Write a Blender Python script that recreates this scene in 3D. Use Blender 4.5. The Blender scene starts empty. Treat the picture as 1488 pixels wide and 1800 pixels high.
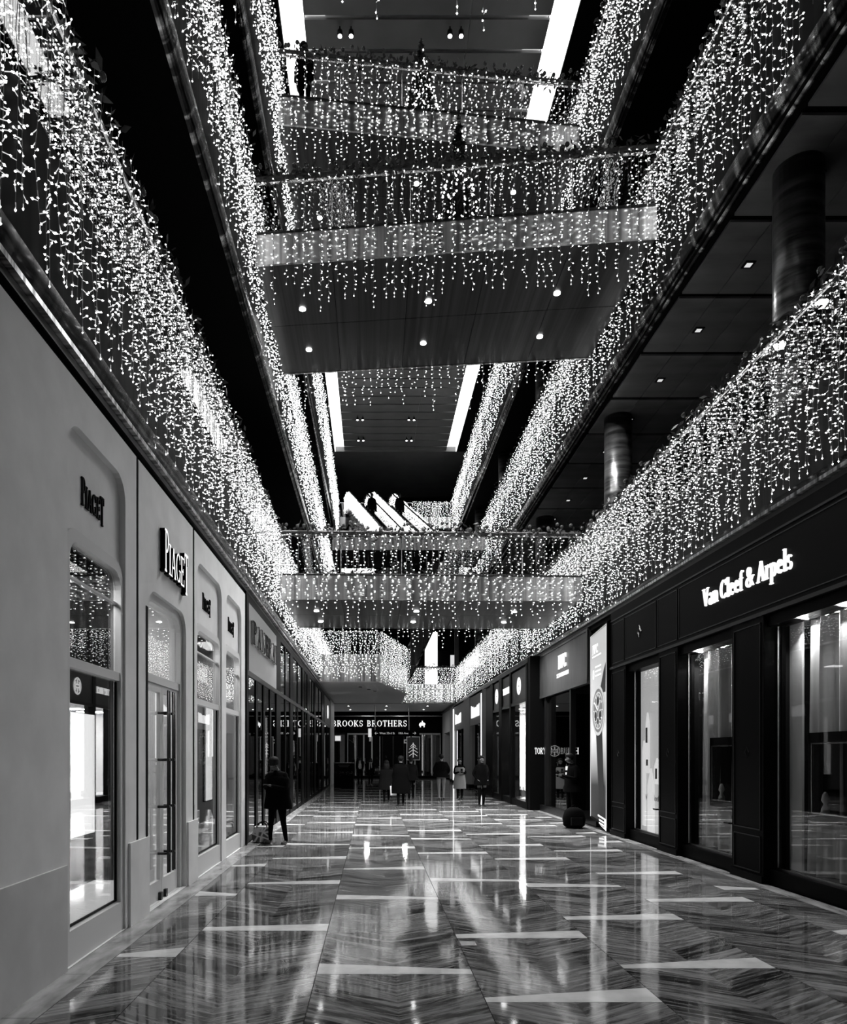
import bpy, bmesh, math, random
import numpy as np
from math import pi, sin, cos, radians
from mathutils import Vector, Matrix

random.seed(7)
rng = np.random.default_rng(7)
S = bpy.context.scene
COL = S.collection

# ------------------------------------------------------------------ camera, world, exposure
F_PX = 1250.0
cam_d = bpy.data.cameras.new('camera')
cam = bpy.data.objects.new('camera', cam_d)
COL.objects.link(cam)
cam.location = (0, 0, 1.7)
cam.rotation_euler = (radians(90), 0, 0)
cam_d.sensor_fit = 'HORIZONTAL'
cam_d.sensor_width = 36.0
cam_d.lens = 36.0 * F_PX / 1488.0
cam_d.shift_x = (744 - 655) / 1488.0
cam_d.shift_y = (1328 - 900) / 1488.0
cam_d.clip_end = 300
S.camera = cam
W = bpy.data.worlds.new('world')
S.world = W
W.use_nodes = True
W.node_tree.nodes['Background'].inputs[0].default_value = (0.5, 0.5, 0.5, 1)
W.node_tree.nodes['Background'].inputs[1].default_value = 0.004
S.view_settings.view_transform = 'Standard'
S.view_settings.look = 'None'
S.view_settings.gamma = 1
S.view_settings.exposure = 0.0
S.view_settings.use_curve_mapping = False
DOWN_W = 1500.0      # watts of one footbridge downlight
BULB = 7.0          # radiance of one fairy-light bulb


# ------------------------------------------------------------------ materials
def new_mat(name):
    m = bpy.data.materials.new(name)
    m.use_nodes = True
    nt = m.node_tree
    return m, nt, nt.nodes['Principled BSDF']


def grey(v):
    return (v, v, v, 1)


def mat_plain(name, v, rough=0.5, metal=0.0, spec=0.5, coat=0.0):
    m, nt, b = new_mat(name)
    b.inputs['Base Color'].default_value = grey(v)
    b.inputs['Roughness'].default_value = rough
    b.inputs['Metallic'].default_value = metal
    b.inputs['Specular IOR Level'].default_value = spec
    b.inputs['Coat Weight'].default_value = coat
    return m


def node(nt, typ, **kw):
    n = nt.nodes.new(typ)
    for k, v in kw.items():
        setattr(n, k, v)
    return n


def mat_noise(name, v0, v1, scale=(4, 4, 4), rough=0.5, metal=0.0, detail=4, lo=0.35, hi=0.65, bump=0.0, bdist=0.01, aniso=0.0, tangent=None, spec=0.5):
    """grey with noise variation between v0 and v1, mapped with a stretch in object space"""
    m, nt, b = new_mat(name)
    tc = node(nt, 'ShaderNodeTexCoord')
    mp = node(nt, 'ShaderNodeMapping')
    mp.inputs['Scale'].default_value = scale
    nz = node(nt, 'ShaderNodeTexNoise')
    nz.inputs['Scale'].default_value = 1.0
    nz.inputs['Detail'].default_value = detail
    rp = node(nt, 'ShaderNodeMapRange')
    rp.inputs['From Min'].default_value = lo
    rp.inputs['From Max'].default_value = hi
    rp.inputs['To Min'].default_value = v0
    rp.inputs['To Max'].default_value = v1
    nt.links.new(tc.outputs['Object'], mp.inputs['Vector'])
    nt.links.new(mp.outputs[0], nz.inputs['Vector'])
    nt.links.new(nz.outputs['Fac'], rp.inputs['Value'])
    nt.links.new(rp.outputs[0], b.inputs['Base Color'])
    b.inputs['Roughness'].default_value = rough
    b.inputs['Metallic'].default_value = metal
    b.inputs['Specular IOR Level'].default_value = spec
    if aniso:
        b.inputs['Anisotropic'].default_value = aniso
        tg = node(nt, 'ShaderNodeTangent', direction_type='RADIAL', axis=tangent or 'Z')
        nt.links.new(tg.outputs[0], b.inputs['Tangent'])
    if bump:
        bp = node(nt, 'ShaderNodeBump')
        bp.inputs['Strength'].default_value = bump
        bp.inputs['Distance'].default_value = bdist
        nt.links.new(nz.outputs['Fac'], bp.inputs['Height'])
        nt.links.new(bp.outputs[0], b.inputs['Normal'])
    return m


def mat_emit(name, strength, v=1.0, sample='AUTO'):
    m, nt, b = new_mat(name)
    b.inputs['Base Color'].default_value = grey(0.1)
    b.inputs['Roughness'].default_value = 0.4
    b.inputs['Emission Color'].default_value = grey(v)
    b.inputs['Emission Strength'].default_value = strength
    m.cycles.emission_sampling = sample
    return m


def mat_glass(name, refl=0.06, ior=1.5, tint=1.0, rough=0.0):
    """thin architectural pane: see-through plus a Fresnel mirror"""
    m, nt, b = new_mat(name)
    nt.nodes.remove(b)
    out = nt.nodes['Material Output']
    tr = node(nt, 'ShaderNodeBsdfTransparent')
    tr.inputs[0].default_value = grey(tint)
    gl = node(nt, 'ShaderNodeBsdfGlossy')
    gl.inputs['Roughness'].default_value = rough
    gl.inputs['Color'].default_value = grey(1)
    fr = node(nt, 'ShaderNodeFresnel')
    gm = node(nt, 'ShaderNodeNewGeometry')
    io = node(nt, 'ShaderNodeMapRange')          # same Fresnel on both faces of the pane
    io.inputs['To Min'].default_value = ior
    io.inputs['To Max'].default_value = 1 / ior
    nt.links.new(gm.outputs['Backfacing'], io.inputs['Value'])
    nt.links.new(io.outputs[0], fr.inputs['IOR'])
    ad = node(nt, 'ShaderNodeMath', operation='ADD', use_clamp=True)
    ad.inputs[1].default_value = refl
    mx = node(nt, 'ShaderNodeMixShader')
    nt.links.new(fr.outputs[0], ad.inputs[0])
    nt.links.new(ad.outputs[0], mx.inputs[0])
    nt.links.new(tr.outputs[0], mx.inputs[1])
    nt.links.new(gl.outputs[0], mx.inputs[2])
    nt.links.new(mx.outputs[0], out.inputs['Surface'])
    return m


def mat_floor(name, v0, v1, chev=True):
    """polished vein-cut marble laid as feathered chevrons in bays 1.22 m wide"""
    m, nt, b = new_mat(name)
    geo = node(nt, 'ShaderNodeNewGeometry')
    sp = node(nt, 'ShaderNodeSeparateXYZ')
    nt.links.new(geo.outputs['Position'], sp.inputs[0])

    def mth(op, a, c=None):
        n = node(nt, 'ShaderNodeMath', operation=op)
        if isinstance(a, (int, float)):
            n.inputs[0].default_value = a
        else:
            nt.links.new(a, n.inputs[0])
        if c is not None:
            if isinstance(c, (int, float)):
                n.inputs[1].default_value = c
            else:
                nt.links.new(c, n.inputs[1])
        return n.outputs[0]
    x, y = sp.outputs[0], sp.outputs[1]
    xs = mth('ADD', x, 0.44 + 1.22 * 8)
    bay = mth('FLOOR', mth('DIVIDE', xs, 1.22))
    tri = mth('PINGPONG', xs, 0.61)
    v = mth('ADD', mth('MULTIPLY', tri, 0.62), y)           # distance across the veins
    v = mth('ADD', v, mth('MULTIPLY', bay, 3.37))
    piece = mth('FLOOR', mth('MULTIPLY', v, 1 / 0.31))
    cv = node(nt, 'ShaderNodeCombineXYZ')
    nt.links.new(mth('MULTIPLY', v, 22.0), cv.inputs[0])
    nt.links.new(mth('MULTIPLY', tri, 2.2), cv.inputs[1])
    nt.links.new(mth('MULTIPLY', piece, 5.3), cv.inputs[2])
    nz = node(nt, 'ShaderNodeTexNoise')
    nz.inputs['Scale'].default_value = 1.0
    nz.inputs['Detail'].default_value = 6
    nz.inputs['Roughness'].default_value = 0.62
    nz.inputs['Distortion'].default_value = 0.7
    nt.links.new(cv.outputs[0], nz.inputs['Vector'])
    wn = node(nt, 'ShaderNodeTexWhiteNoise', noise_dimensions='2D')
    c2 = node(nt, 'ShaderNodeCombineXYZ')
    nt.links.new(piece, c2.inputs[0])
    nt.links.new(mth('ADD', bay, mth('MULTIPLY', mth('GREATER_THAN', mth('MODULO', xs, 1.22), 0.61), 57.0)), c2.inputs[1])
    nt.links.new(c2.outputs[0], wn.inputs['Vector'])
    f = mth('ADD', nz.outputs['Fac'], mth('MULTIPLY', mth('SUBTRACT', wn.outputs['Value'], 0.5), 0.16))
    rp = node(nt, 'ShaderNodeMapRange')
    rp.inputs['From Min'].default_value = 0.36
    rp.inputs['From Max'].default_value = 0.72
    rp.inputs['To Min'].default_value = v0
    rp.inputs['To Max'].default_value = v1
    nt.links.new(f, rp.inputs['Value'])
    nt.links.new(rp.outputs[0], b.inputs['Base Color'])
    b.inputs['Roughness'].default_value = 0.06
    b.inputs['IOR'].default_value = 2.1
    n2 = node(nt, 'ShaderNodeTexNoise')
    n2.inputs['Scale'].default_value = 9.0
    n2.inputs['Detail'].default_value = 2
    nt.links.new(geo.outputs['Position'], n2.inputs['Vector'])
    bp = node(nt, 'ShaderNodeBump')
    bp.inputs['Strength'].default_value = 0.035
    bp.inputs['Distance'].default_value = 0.01
    nt.links.new(n2.outputs['Fac'], bp.inputs['Height'])
    nt.links.new(bp.outputs[0], b.inputs['Normal'])
    return m


M = {}
M['stone'] = mat_noise('pale_limestone', 0.66, 0.74, (3, 3, 3), rough=0.6, bump=0.05, detail=6)
M['stone_dark'] = mat_noise('honed_plinth_stone', 0.5, 0.6, (2, 2, 2), rough=0.55)
M['grey_frame'] = mat_plain('painted_metal_frame', 0.62, 0.4)
M['grey_wall'] = mat_plain('grey_plaster', 0.33, 0.6)
M['pale'] = mat_plain('pale_stone', 0.75, 0.45)
M['black'] = mat_plain('black_lacquer', 0.002, 0.38, spec=0.03)
M['black_matt'] = mat_plain('black_matt', 0.003, 0.8, spec=0.05)
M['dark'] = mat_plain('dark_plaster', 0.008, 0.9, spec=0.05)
M['black_steel'] = mat_plain('blackened_steel', 0.028, 0.35, metal=0.9)
M['steel'] = mat_plain('satin_steel', 0.5, 0.25, metal=1.0)
M['edge'] = mat_noise('beaded_metal_trim', 0.05, 0.8, (1, 14, 1), rough=0.3, metal=0.9, aniso=0.6, tangent='Z')
M['brush_x'] = mat_noise('brushed_metal_fascia', 0.14, 0.85, (9, 9, 0.15), rough=0.30, metal=1.0, detail=8, lo=0.3, hi=0.7, aniso=0.75, tangent='Z', bump=0.15)  # strong streaks in the base colour imitate smeared reflections
M['cove'] = mat_noise('rippled_metal_cove', 0.012, 0.5, (.6, 5, .6), rough=0.2, metal=1.0, detail=4, lo=0.5, hi=0.78, bump=0.55, bdist=0.02)  # bright arcs of reflected light are put into the base colour
M['soffit'] = mat_noise('brushed_dark_soffit', 0.018, 0.05, (12, 0.15, 1), rough=0.34, metal=0.6, detail=6, bump=0.08)
M['terrace_ceiling'] = mat_noise('dark_timber_ceiling', 0.07, 0.16, (0.6, 2, 1), rough=0.38, detail=5)
M['cove_dark'] = mat_noise('dark_metal_cove', 0.006, 0.22, (.6, 4, .6), rough=0.25, metal=0.9, detail=4, lo=0.52, hi=0.85, bump=0.4, bdist=0.02)  # sparser light arcs, likewise put into the base colour
M['column'] = mat_noise('rippled_column_metal', 0.05, 0.3, (1.2, 1.2, 9), rough=0.3, metal=0.85, detail=5, lo=0.4, hi=0.75, bump=0.4, bdist=0.02)
M['panel_metal'] = mat_plain('satin_bronze_panel', 0.5, 0.36, metal=0.9)
M['wood'] = mat_noise('dark_veneer', 0.018, 0.04, (14, 14, 1.2), rough=0.35, detail=5)
M['sky_panel'] = mat_noise('grey_ceiling_panel', 0.16, 0.2, (1, 1, 1), rough=0.35, metal=0.2)
M['white'] = mat_plain('white_paint', 0.8, 0.5)
M['tile'] = mat_floor('vein_cut_marble', 0.016, 0.30)
M['inlay'] = mat_noise('white_marble', 0.5, 0.66, (5, 5, 5), rough=0.1)
M['border'] = mat_noise('border_marble', 0.16, 0.42, (7, 2.2, 5), rough=0.12, detail=6)
M['grout'] = mat_plain('grout', 0.01, 0.8)
M['glass'] = mat_glass('shop_glass', 0.10, 1.5, 0.92)
M['glass_low'] = mat_glass('display_glass', 0.015, 1.38, 0.96)
M['glass_dark'] = mat_glass('tinted_shop_glass', 0.16, 1.6, 0.6)
M['glass_rail'] = mat_glass('railing_glass', 0.01, 1.4, 0.95)
M['bulb'] = mat_emit('fairy_bulb', BULB, sample='NONE')
M['stub'] = mat_emit('fairy_bulb_holder', .7, sample='NONE')
M['wire'] = mat_plain('clear_wire', 0.10, 0.5)
M['leaf'] = mat_plain('garland_leaf', 0.02, 0.6)
M['bauble'] = mat_plain('glass_bauble', 0.05, 0.06, spec=0.9)
M['letter'] = mat_emit('lit_letter', 1.15)
M['letter_dark'] = mat_plain('dark_letter', 0.006, 0.7, spec=0.04)
M['cove_light'] = mat_emit('skylight_cove_light', 2.2)
M['downlight'] = mat_emit('downlight_lens', 14.0)
M['shop_light'] = mat_emit('shop_light_panel', 6.0)
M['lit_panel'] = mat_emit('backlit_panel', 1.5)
M['paper'] = mat_emit('backlit_paper', .85)
M['paper_back'] = mat_emit('backlit_paper_ground', .46)
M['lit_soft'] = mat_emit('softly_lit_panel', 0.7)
M['globe'] = mat_emit('globe_lamp', 2.2)
M['strip'] = mat_emit('light_strip', 1.6)
M['curtain'] = mat_noise('velvet_drape', 0.2, 0.34, (5, 5, 0.4), rough=0.45)
M['poster_dark'] = mat_plain('poster_dark', 0.02, 0.4)
M['skin'] = mat_plain('skin', 0.07, 0.6, spec=.2)
M['hair'] = mat_plain('hair', 0.004, 0.6, spec=.1)
M['cloth_black'] = mat_plain('black_cloth', 0.0012, 0.9, spec=0.03)
M['cloth_dark'] = mat_plain('charcoal_cloth', 0.004, 0.9, spec=0.05)
M['cloth_grey'] = mat_plain('grey_cloth', 0.075, 0.8)
M['cloth_white'] = mat_plain('white_cloth', 0.65, 0.8)
M['shoe'] = mat_plain('shoe_leather', 0.012, 0.4)
M['needle'] = mat_plain('fir_needle', 0.012, 0.7)


# ------------------------------------------------------------------ mesh helpers
class MB:
    def __init__(s):
        s.v, s.f, s.mi, s.cur = [], [], [], 0

    def add(s, vs, fs):
        o = len(s.v)
        s.v += [tuple(p) for p in vs]
        s.f += [tuple(i + o for i in f) for f in fs]
        s.mi += [s.cur] * len(fs)
        return s

    def box(s, x0, x1, y0, y1, z0, z1):
        x0, x1 = min(x0, x1), max(x0, x1)
        y0, y1 = min(y0, y1), max(y0, y1)
        z0, z1 = min(z0, z1), max(z0, z1)
        vs = [(x, y, z) for z in (z0, z1) for y in (y0, y1) for x in (x0, x1)]
        return s.add(vs, [(0, 2, 3, 1), (4, 5, 7, 6), (0, 1, 5, 4), (2, 6, 7, 3), (0, 4, 6, 2), (1, 3, 7, 5)])

    def prism(s, pts, axis_vec):
        """closed prism: 3D polygon pts swept along axis_vec"""
        n = len(pts)
        a = Vector(axis_vec)
        vs = [Vector(p) for p in pts] + [Vector(p) + a for p in pts]
        fs = [tuple(range(n))[::-1], tuple(range(n, 2 * n))]
        fs += [(i, (i + 1) % n, n + (i + 1) % n, n + i) for i in range(n)]
        return s.add(vs, fs)

    def tube(s, pts, r, n=8, cap=True):
        """tube along a polyline; r is a number or one radius per point"""
        pts = [Vector(p) for p in pts]
        rs = r if isinstance(r, (list, tuple)) else [r] * len(pts)
        vs, fs = [], []
        up = Vector((0, 0, 1))
        for i, p in enumerate(pts):
            d = (pts[min(i + 1, len(pts) - 1)] - pts[max(i - 1, 0)]).normalized()
            a = d.cross(up)
            if a.length < 1e-3:
                a = d.cross(Vector((1, 0, 0)))
            a.normalize()
            b = d.cross(a)
            for k in range(n):
                t = 2 * pi * k / n
                vs.append(p + (a * cos(t) + b * sin(t)) * rs[i])
        for i in range(len(pts) - 1):
            for k in range(n):
                fs.append((i * n + k, i * n + (k + 1) % n, (i + 1) * n + (k + 1) % n, (i + 1) * n + k))
        if cap:
            fs.append(tuple(range(n))[::-1])
            fs.append(tuple(range((len(pts) - 1) * n, len(pts) * n)))
        return s.add(vs, fs)

    def lathe(s, prof, c, n=16, sx=1.0, sy=1.0):
        """revolve (r, z) rows about the vertical through c"""
        vs, fs = [], []
        for r, z in prof:
            for k in range(n):
                t = 2 * pi * k / n
                vs.append((c[0] + r * cos(t) * sx, c[1] + r * sin(t) * sy, c[2] + z))
        m = len(prof)
        for i in range(m - 1):
            for k in range(n):
                fs.append((i * n + k, i * n + (k + 1) % n, (i + 1) * n + (k + 1) % n, (i + 1) * n + k))
        fs.append(tuple(range(n))[::-1])
        fs.append(tuple(range((m - 1) * n, m * n)))
        return s.add(vs, fs)

    def ball(s, c, r, n=10, m=6, sx=1, sy=1, sz=1):
        prof = [(max(1e-4, r * sin(pi * i / m)), -r * cos(pi * i / m) * sz) for i in range(m + 1)]
        return s.lathe(prof, c, n, sx, sy)

    def build(s, name, mat, parent=None, smooth=False, kind=None):
        me = bpy.data.meshes.new(name)
        me.from_pydata(s.v, [], s.f)
        for m in (mat if isinstance(mat, (list, tuple)) else [mat]):
            me.materials.append(m)
        if any(s.mi):
            me.polygons.foreach_set('material_index', s.mi)
        if smooth:
            me.polygons.foreach_set('use_smooth', [True] * len(me.polygons))
        me.update()
        return link(name, me, parent, kind)


def link(name, data, parent=None, kind=None):
    o = bpy.data.objects.new(name, data)
    COL.objects.link(o)
    if parent is not None:
        o.parent = parent
    if kind:
        o['kind'] = kind
    return o


def tag(o, label, cat, group=None):
    o['label'] = label
    o['category'] = cat
    if group:
        o['group'] = group
    return o


def thing(name, label, cat, loc=(0, 0, 0), group=None, rz=0.0):
    o = link(name, None)
    o.location = loc
    o.rotation_euler = (0, 0, rz)
    return tag(o, label, cat, group)


def struct(name, loc=(0, 0, 0), label=None):
    o = link(name, None)
    o.location = loc
    o['kind'] = 'structure'
    if label:
        o['label'] = label
    return o


def box(name, dims, mat, parent=None, kind=None):
    return MB().box(*dims).build(name, mat, parent, kind=kind)


def copy_tree(o, parent=None):
    c = o.copy()
    COL.objects.link(c)
    c.parent = parent
    for ch in list(o.children):
        copy_tree(ch, c)
    return c


def rounded(y0, y1, z0, z1, r, top_only=True, n=6):
    """outline in (y, z): rectangle whose top corners are rounded"""
    pts = [(y0, z0), (y1, z0)]
    for k in range(n + 1):
        t = pi / 2 * k / n
        pts.append((y1 - r + r * cos(t), z1 - r + r * sin(t)))
    for k in range(n + 1):
        t = pi / 2 + pi / 2 * k / n
        pts.append((y0 + r + r * cos(t), z1 - r + r * sin(t)))
    return pts


def holed_plate(name, x_face, x_back, outer, holes, mat, parent=None, kind=None):
    """upright plate in the plane x = x_face with holes (y, z outlines) and reveals back to x_back"""
    bm = bmesh.new()
    loops = []
    for pts in [outer] + holes:
        vs = [bm.verts.new((x_face, p[0], p[1])) for p in pts]
        loops.append([bm.edges.new((vs[i], vs[(i + 1) % len(vs)])) for i in range(len(vs))])
    bmesh.ops.triangle_fill(bm, use_beauty=True, edges=[e for l in loops for e in l])
    for pts in [outer] + holes:
        a = [bm.verts.new((x_face, p[0], p[1])) for p in pts]
        b = [bm.verts.new((x_back, p[0], p[1])) for p in pts]
        for i in range(len(pts)):
            j = (i + 1) % len(pts)
            bm.faces.new((a[i], a[j], b[j], b[i]))
    me = bpy.data.meshes.new(name)
    bm.to_mesh(me)
    bm.free()
    me.materials.append(mat)
    return link(name, me, parent, kind)


def ring_frame(name, x0, x1, outer, inner, mat, parent):
    """frame between two outlines having the same number of points"""
    n = len(outer)
    vs = []
    for x in (x0, x1):
        for ring in (outer, inner):
            vs += [(x, p[0], p[1]) for p in ring]
    fs = []
    for i in range(n):
        j = (i + 1) % n
        fs.append((i, j, n + j, n + i))
        fs.append((2 * n + i, 3 * n + i, 3 * n + j, 2 * n + j))
        fs.append((i, 2 * n + i, 2 * n + j, j))
        fs.append((n + i, n + j, 3 * n + j, 3 * n + i))
    return MB().add(vs, fs).build(name, mat, parent)


# ------------------------------------------------------------------ serif letters drawn with strokes
TH, HN = 0.165, 0.075


def L(x0, y0, x1, y1, w=TH):
    return ('L', x0, y0, x1, y1, w)


def A(cx, cy, rx, ry, a0, a1, wv=TH, wh=HN):
    return ('A', cx, cy, rx, ry, a0, a1, wv, wh)


def SF(x, y, w):
    return ('L', x - w / 2, y, x + w / 2, y, 0.06)


GL = {
    'V': (0.74, [L(.12, .97, .40, .04), L(.40, .02, .63, .97, HN), SF(.12, .97, .28), SF(.63, .97, .22)]),
    'a': (0.50, [A(.22, .17, .16, .15, 0, 360, .10), L(.39, .0, .39, .47, .13), A(.24, .47, .15, .15, 0, 165, .10), L(.39, .03, .48, .03, .06)]),
    'n': (0.60, [L(.13, 0, .13, .64, .13), A(.31, .44, .17, .18, 0, 180, .12), L(.48, .44, .48, 0, .13), SF(.13, .03, .24), SF(.48, .03, .24), L(.02, .62, .13, .62, .06)]),
    'C': (0.74, [A(.40, .5, .31, .46, 42, 318, .16, .07), L(.66, .66, .66, .97, .06), L(.66, .05, .66, .26, .05)]),
    'l': (0.28, [L(.14, 0, .14, 1.0, .14), SF(.14, .03, .27), L(.02, .97, .14, .97, .06)]),
    'e': (0.52, [A(.26, .32, .19, .29, 8, 322, .13, .07), L(.08, .36, .46, .36, .06)]),
    'f': (0.38, [L(.15, 0, .15, .80, .13), A(.27, .80, .12, .17, 40, 180, .11), L(.0, .62, .31, .62, .06), SF(.15, .03, .26)]),
    '&': (0.82, [A(.32, .77, .15, .18, 0, 360, .10, .07), A(.30, .24, .22, .21, 75, 345, .14, .07), L(.20, .66, .70, .03, .15), L(.47, .22, .68, .50, .07), L(.56, .50, .78, .50, .06)]),
    'A': (0.76, [L(.38, .98, .10, .02, HN), L(.38, .98, .64, .02), L(.18, .34, .55, .34, HN), SF(.10, .03, .22), SF(.64, .03, .26)]),
    'r': (0.42, [L(.13, 0, .13, .64, .13), A(.30, .44, .16, .18, 45, 180, .11), SF(.13, .03, .25), L(.02, .62, .13, .62, .06), L(.36, .50, .40, .58, .10)]),
    'p': (0.58, [L(.13, -.32, .13, .64, .13), A(.30, .32, .19, .29, -125, 130, .13), SF(.13, -.30, .25), L(.02, .62, .13, .62, .06)]),
    's': (0.44, [A(.22, .47, .13, .15, 25, 270, .11, .08), A(.22, .17, .14, .15, -155, 90, .11, .08)]),
    'P': (0.60, [L(.15, 0, .15, 1), A(.28, .73, .22, .24, -90, 90, .14), L(.15, .965, .30, .965, HN), L(.15, .49, .30, .49, HN), SF(.15, .03, .30), L(.0, .97, .15, .97, .06)]),
    'I': (0.34, [L(.17, 0, .17, 1), SF(.17, .03, .32), SF(.17, .97, .32)]),
    'G': (0.80, [A(.40, .5, .31, .46, 42, 318, .16, .07), L(.66, .66, .66, .97, .06), L(.66, .04, .66, .42, .14), SF(.64, .42, .26)]),
    'E': (0.62, [L(.15, 0, .15, 1), L(.02, .965, .54, .965, HN), L(.02, .035, .56, .035, HN), L(.15, .51, .42, .51, HN), L(.53, .76, .53, .98, .06), L(.55, .02, .55, .26, .06), L(.42, .40, .42, .62, .05)]),
    'T': (0.68, [L(.34, 0, .34, 1), L(.03, .96, .65, .96, .08), L(.05, .74, .05, .98, .06), L(.63, .74, .63, .98, .06), SF(.34, .03, .30)]),
    'B': (0.66, [L(.15, 0, .15, 1), A(.30, .74, .19, .22, -90, 90, .15), A(.30, .27, .23, .24, -90, 90, .16), L(.02, .965, .32, .965, HN), L(.15, .515, .32, .515, HN), L(.02, .035, .32, .035, HN)]),
    'R': (0.72, [L(.15, 0, .15, 1), A(.30, .74, .21, .23, -90, 90, .15), L(.02, .965, .32, .965, HN), L(.15, .51, .32, .51, HN), L(.34, .5, .60, .03, .16), SF(.15, .03, .30), SF(.62, .03, .18)]),
    'O': (0.82, [A(.41, .5, .31, .46, 0, 360, .17, .07)]),
    'K': (0.76, [L(.15, 0, .15, 1), L(.22, .42, .58, .97, HN), L(.30, .54, .62, .03, .16), SF(.15, .03, .30), SF(.15, .97, .30), SF(.58, .97, .22), SF(.63, .03, .24)]),
    'S': (0.58, [A(.29, .73, .19, .23, 20, 270, .13, .08), A(.29, .26, .20, .23, -160, 90, .13, .08), L(.50, .70, .50, .97, .06), L(.07, .03, .07, .32, .06)]),
    'H': (0.82, [L(.16, 0, .16, 1), L(.66, 0, .66, 1), L(.16, .51, .66, .51, HN), SF(.16, .03, .3), SF(.16, .97, .3), SF(.66, .03, .3), SF(.66, .97, .3)]),
    'W': (1.06, [L(.12, .97, .34, .03, .15), L(.34, .03, .52, .97, HN), L(.50, .97, .72, .03, .15), L(.72, .03, .93, .97, HN), SF(.12, .97, .26), SF(.93, .97, .2), SF(.51, .97, .2)]),
    'Y': (0.74, [L(.12, .97, .37, .48), L(.62, .97, .37, .48, HN), L(.37, .5, .37, 0), SF(.12, .97, .26), SF(.62, .97, .22), SF(.37, .03, .3)]),
    'N': (0.84, [L(.16, 0, .16, 1, .08), L(.16, .97, .66, .03, .17), L(.66, 0, .66, 1, .08), SF(.14, .97, .26), SF(.16, .03, .24), SF(.66, .97, .24)]),
    'U': (0.80, [L(.16, 1, .16, .32), A(.38, .32, .22, .28, 180, 360, .14), L(.60, .32, .60, 1, HN), SF(.16, .97, .3), SF(.60, .97, .24)]),
    'F': (0.58, [L(.15, 0, .15, 1), L(.02, .965, .54, .965, HN), L(.15, .51, .42, .51, HN), L(.53, .74, .53, .98, .06), SF(.15, .03, .3)]),
}


def glyph_polys(ch):
    w, strokes = GL[ch]
    polys = []
    for s in strokes:
        if s[0] == 'L':
            _, x0, y0, x1, y1, t = s
            t *= .86
            d = Vector((x1 - x0, y1 - y0)).normalized()
            nrm = Vector((-d.y, d.x)) * t / 2
            if abs(d.y) > 0.5 and abs(d.y) < 0.999:      # slanted strokes end level
                nrm = Vector((-t / 2 / abs(d.y), 0))
            a, b = Vector((x0, y0)), Vector((x1, y1))
            polys.append([a + nrm, b + nrm, b - nrm, a - nrm])
        else:
            _, cx, cy, rx, ry, a0, a1, wv, wh = s
            wv, wh = wv * .86, wh * .86
            n = max(5, int(abs(a1 - a0) / 22))
            for k in range(n):
                q = []
                for t in (a0 + (a1 - a0) * k / n, a0 + (a1 - a0) * (k + 1) / n):
                    t = radians(t)
                    hw = (wh + (wv - wh) * cos(t) ** 2) / 2
                    q.append((Vector((cx + (rx - hw) * cos(t), cy + (ry - hw) * sin(t))), Vector((cx + (rx + hw) * cos(t), cy + (ry + hw) * sin(t)))))
                polys.append([q[0][0], q[0][1], q[1][1], q[1][0]])
    return w, polys


def sign_word(text, name, label, cat, origin, udir, h, depth, ndir, mat, width=None, gap=0.06, tall=None, part='letter', side=None, parent=None, space=0.35):
    """letters of height h from origin along udir, standing depth proud along ndir; every letter a mesh of its own.
    tall: {index: (top scale, base drop)} for letters taller than the rest"""
    u, n = Vector(udir), Vector(ndir)
    tot = 0
    for ch in text:
        tot += space if ch == ' ' else GL[ch][0] + gap
    sx = (width / (tot - gap)) if width else h
    root = parent if parent is not None else thing(name, label, cat, origin)
    off = Vector(origin) if parent is not None else Vector((0, 0, 0))
    x = 0.0
    for i, ch in enumerate(text):
        if ch == ' ':
            x += space
            continue
        w, polys = glyph_polys(ch)
        top, drop = (tall or {}).get(i, (1.0, 0.0))
        mb = MB()
        for p in polys:
            area = sum(p[k].x * p[(k + 1) % 4].y - p[(k + 1) % 4].x * p[k].y for k in range(4))
            pts = [off + u * ((x + q.x) * sx) + Vector((0, 0, (q.y * (top + drop) - drop) * h)) for q in (p if area > 0 else p[::-1])]
            mb.prism(pts, n * depth)
        if side is not None:          # faces whose normal is not ndir take the side material
            me_mi = []
            for f in mb.f:
                a, b, c = (Vector(mb.v[f[k]]) for k in (0, 1, 2))
                nn = (b - a).cross(c - a)
                me_mi.append(0 if abs(nn.normalized().dot(n)) > 0.9 else 1)
            mb.mi = me_mi
            mb.build(part, [mat, side], root)
        else:
            mb.build(part, mat, root)
        x += w + gap
    return root


def plain_text(body, name, origin, size, ex, ey, mat, parent=None, depth=0.002, align='LEFT'):
    """small plain lettering with the built-in face, converted to a mesh; ex, ey are the reading and up directions"""
    cu = bpy.data.curves.new(name, 'FONT')
    cu.body = body
    cu.size = size
    cu.extrude = depth
    cu.align_x = align
    cu.resolution_u = 2
    tmp = bpy.data.objects.new(name, cu)
    COL.objects.link(tmp)
    dg = bpy.context.evaluated_depsgraph_get()
    me = bpy.data.meshes.new_from_object(tmp.evaluated_get(dg))
    bpy.data.objects.remove(tmp)
    ex, ey = Vector(ex), Vector(ey)
    ez = ex.cross(ey)
    mat3 = Matrix((ex, ey, ez)).transposed().to_4x4()
    me.transform(Matrix.Translation(origin) @ mat3)
    me.materials.clear()
    me.materials.append(mat)
    return link(name, me, parent)


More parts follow.
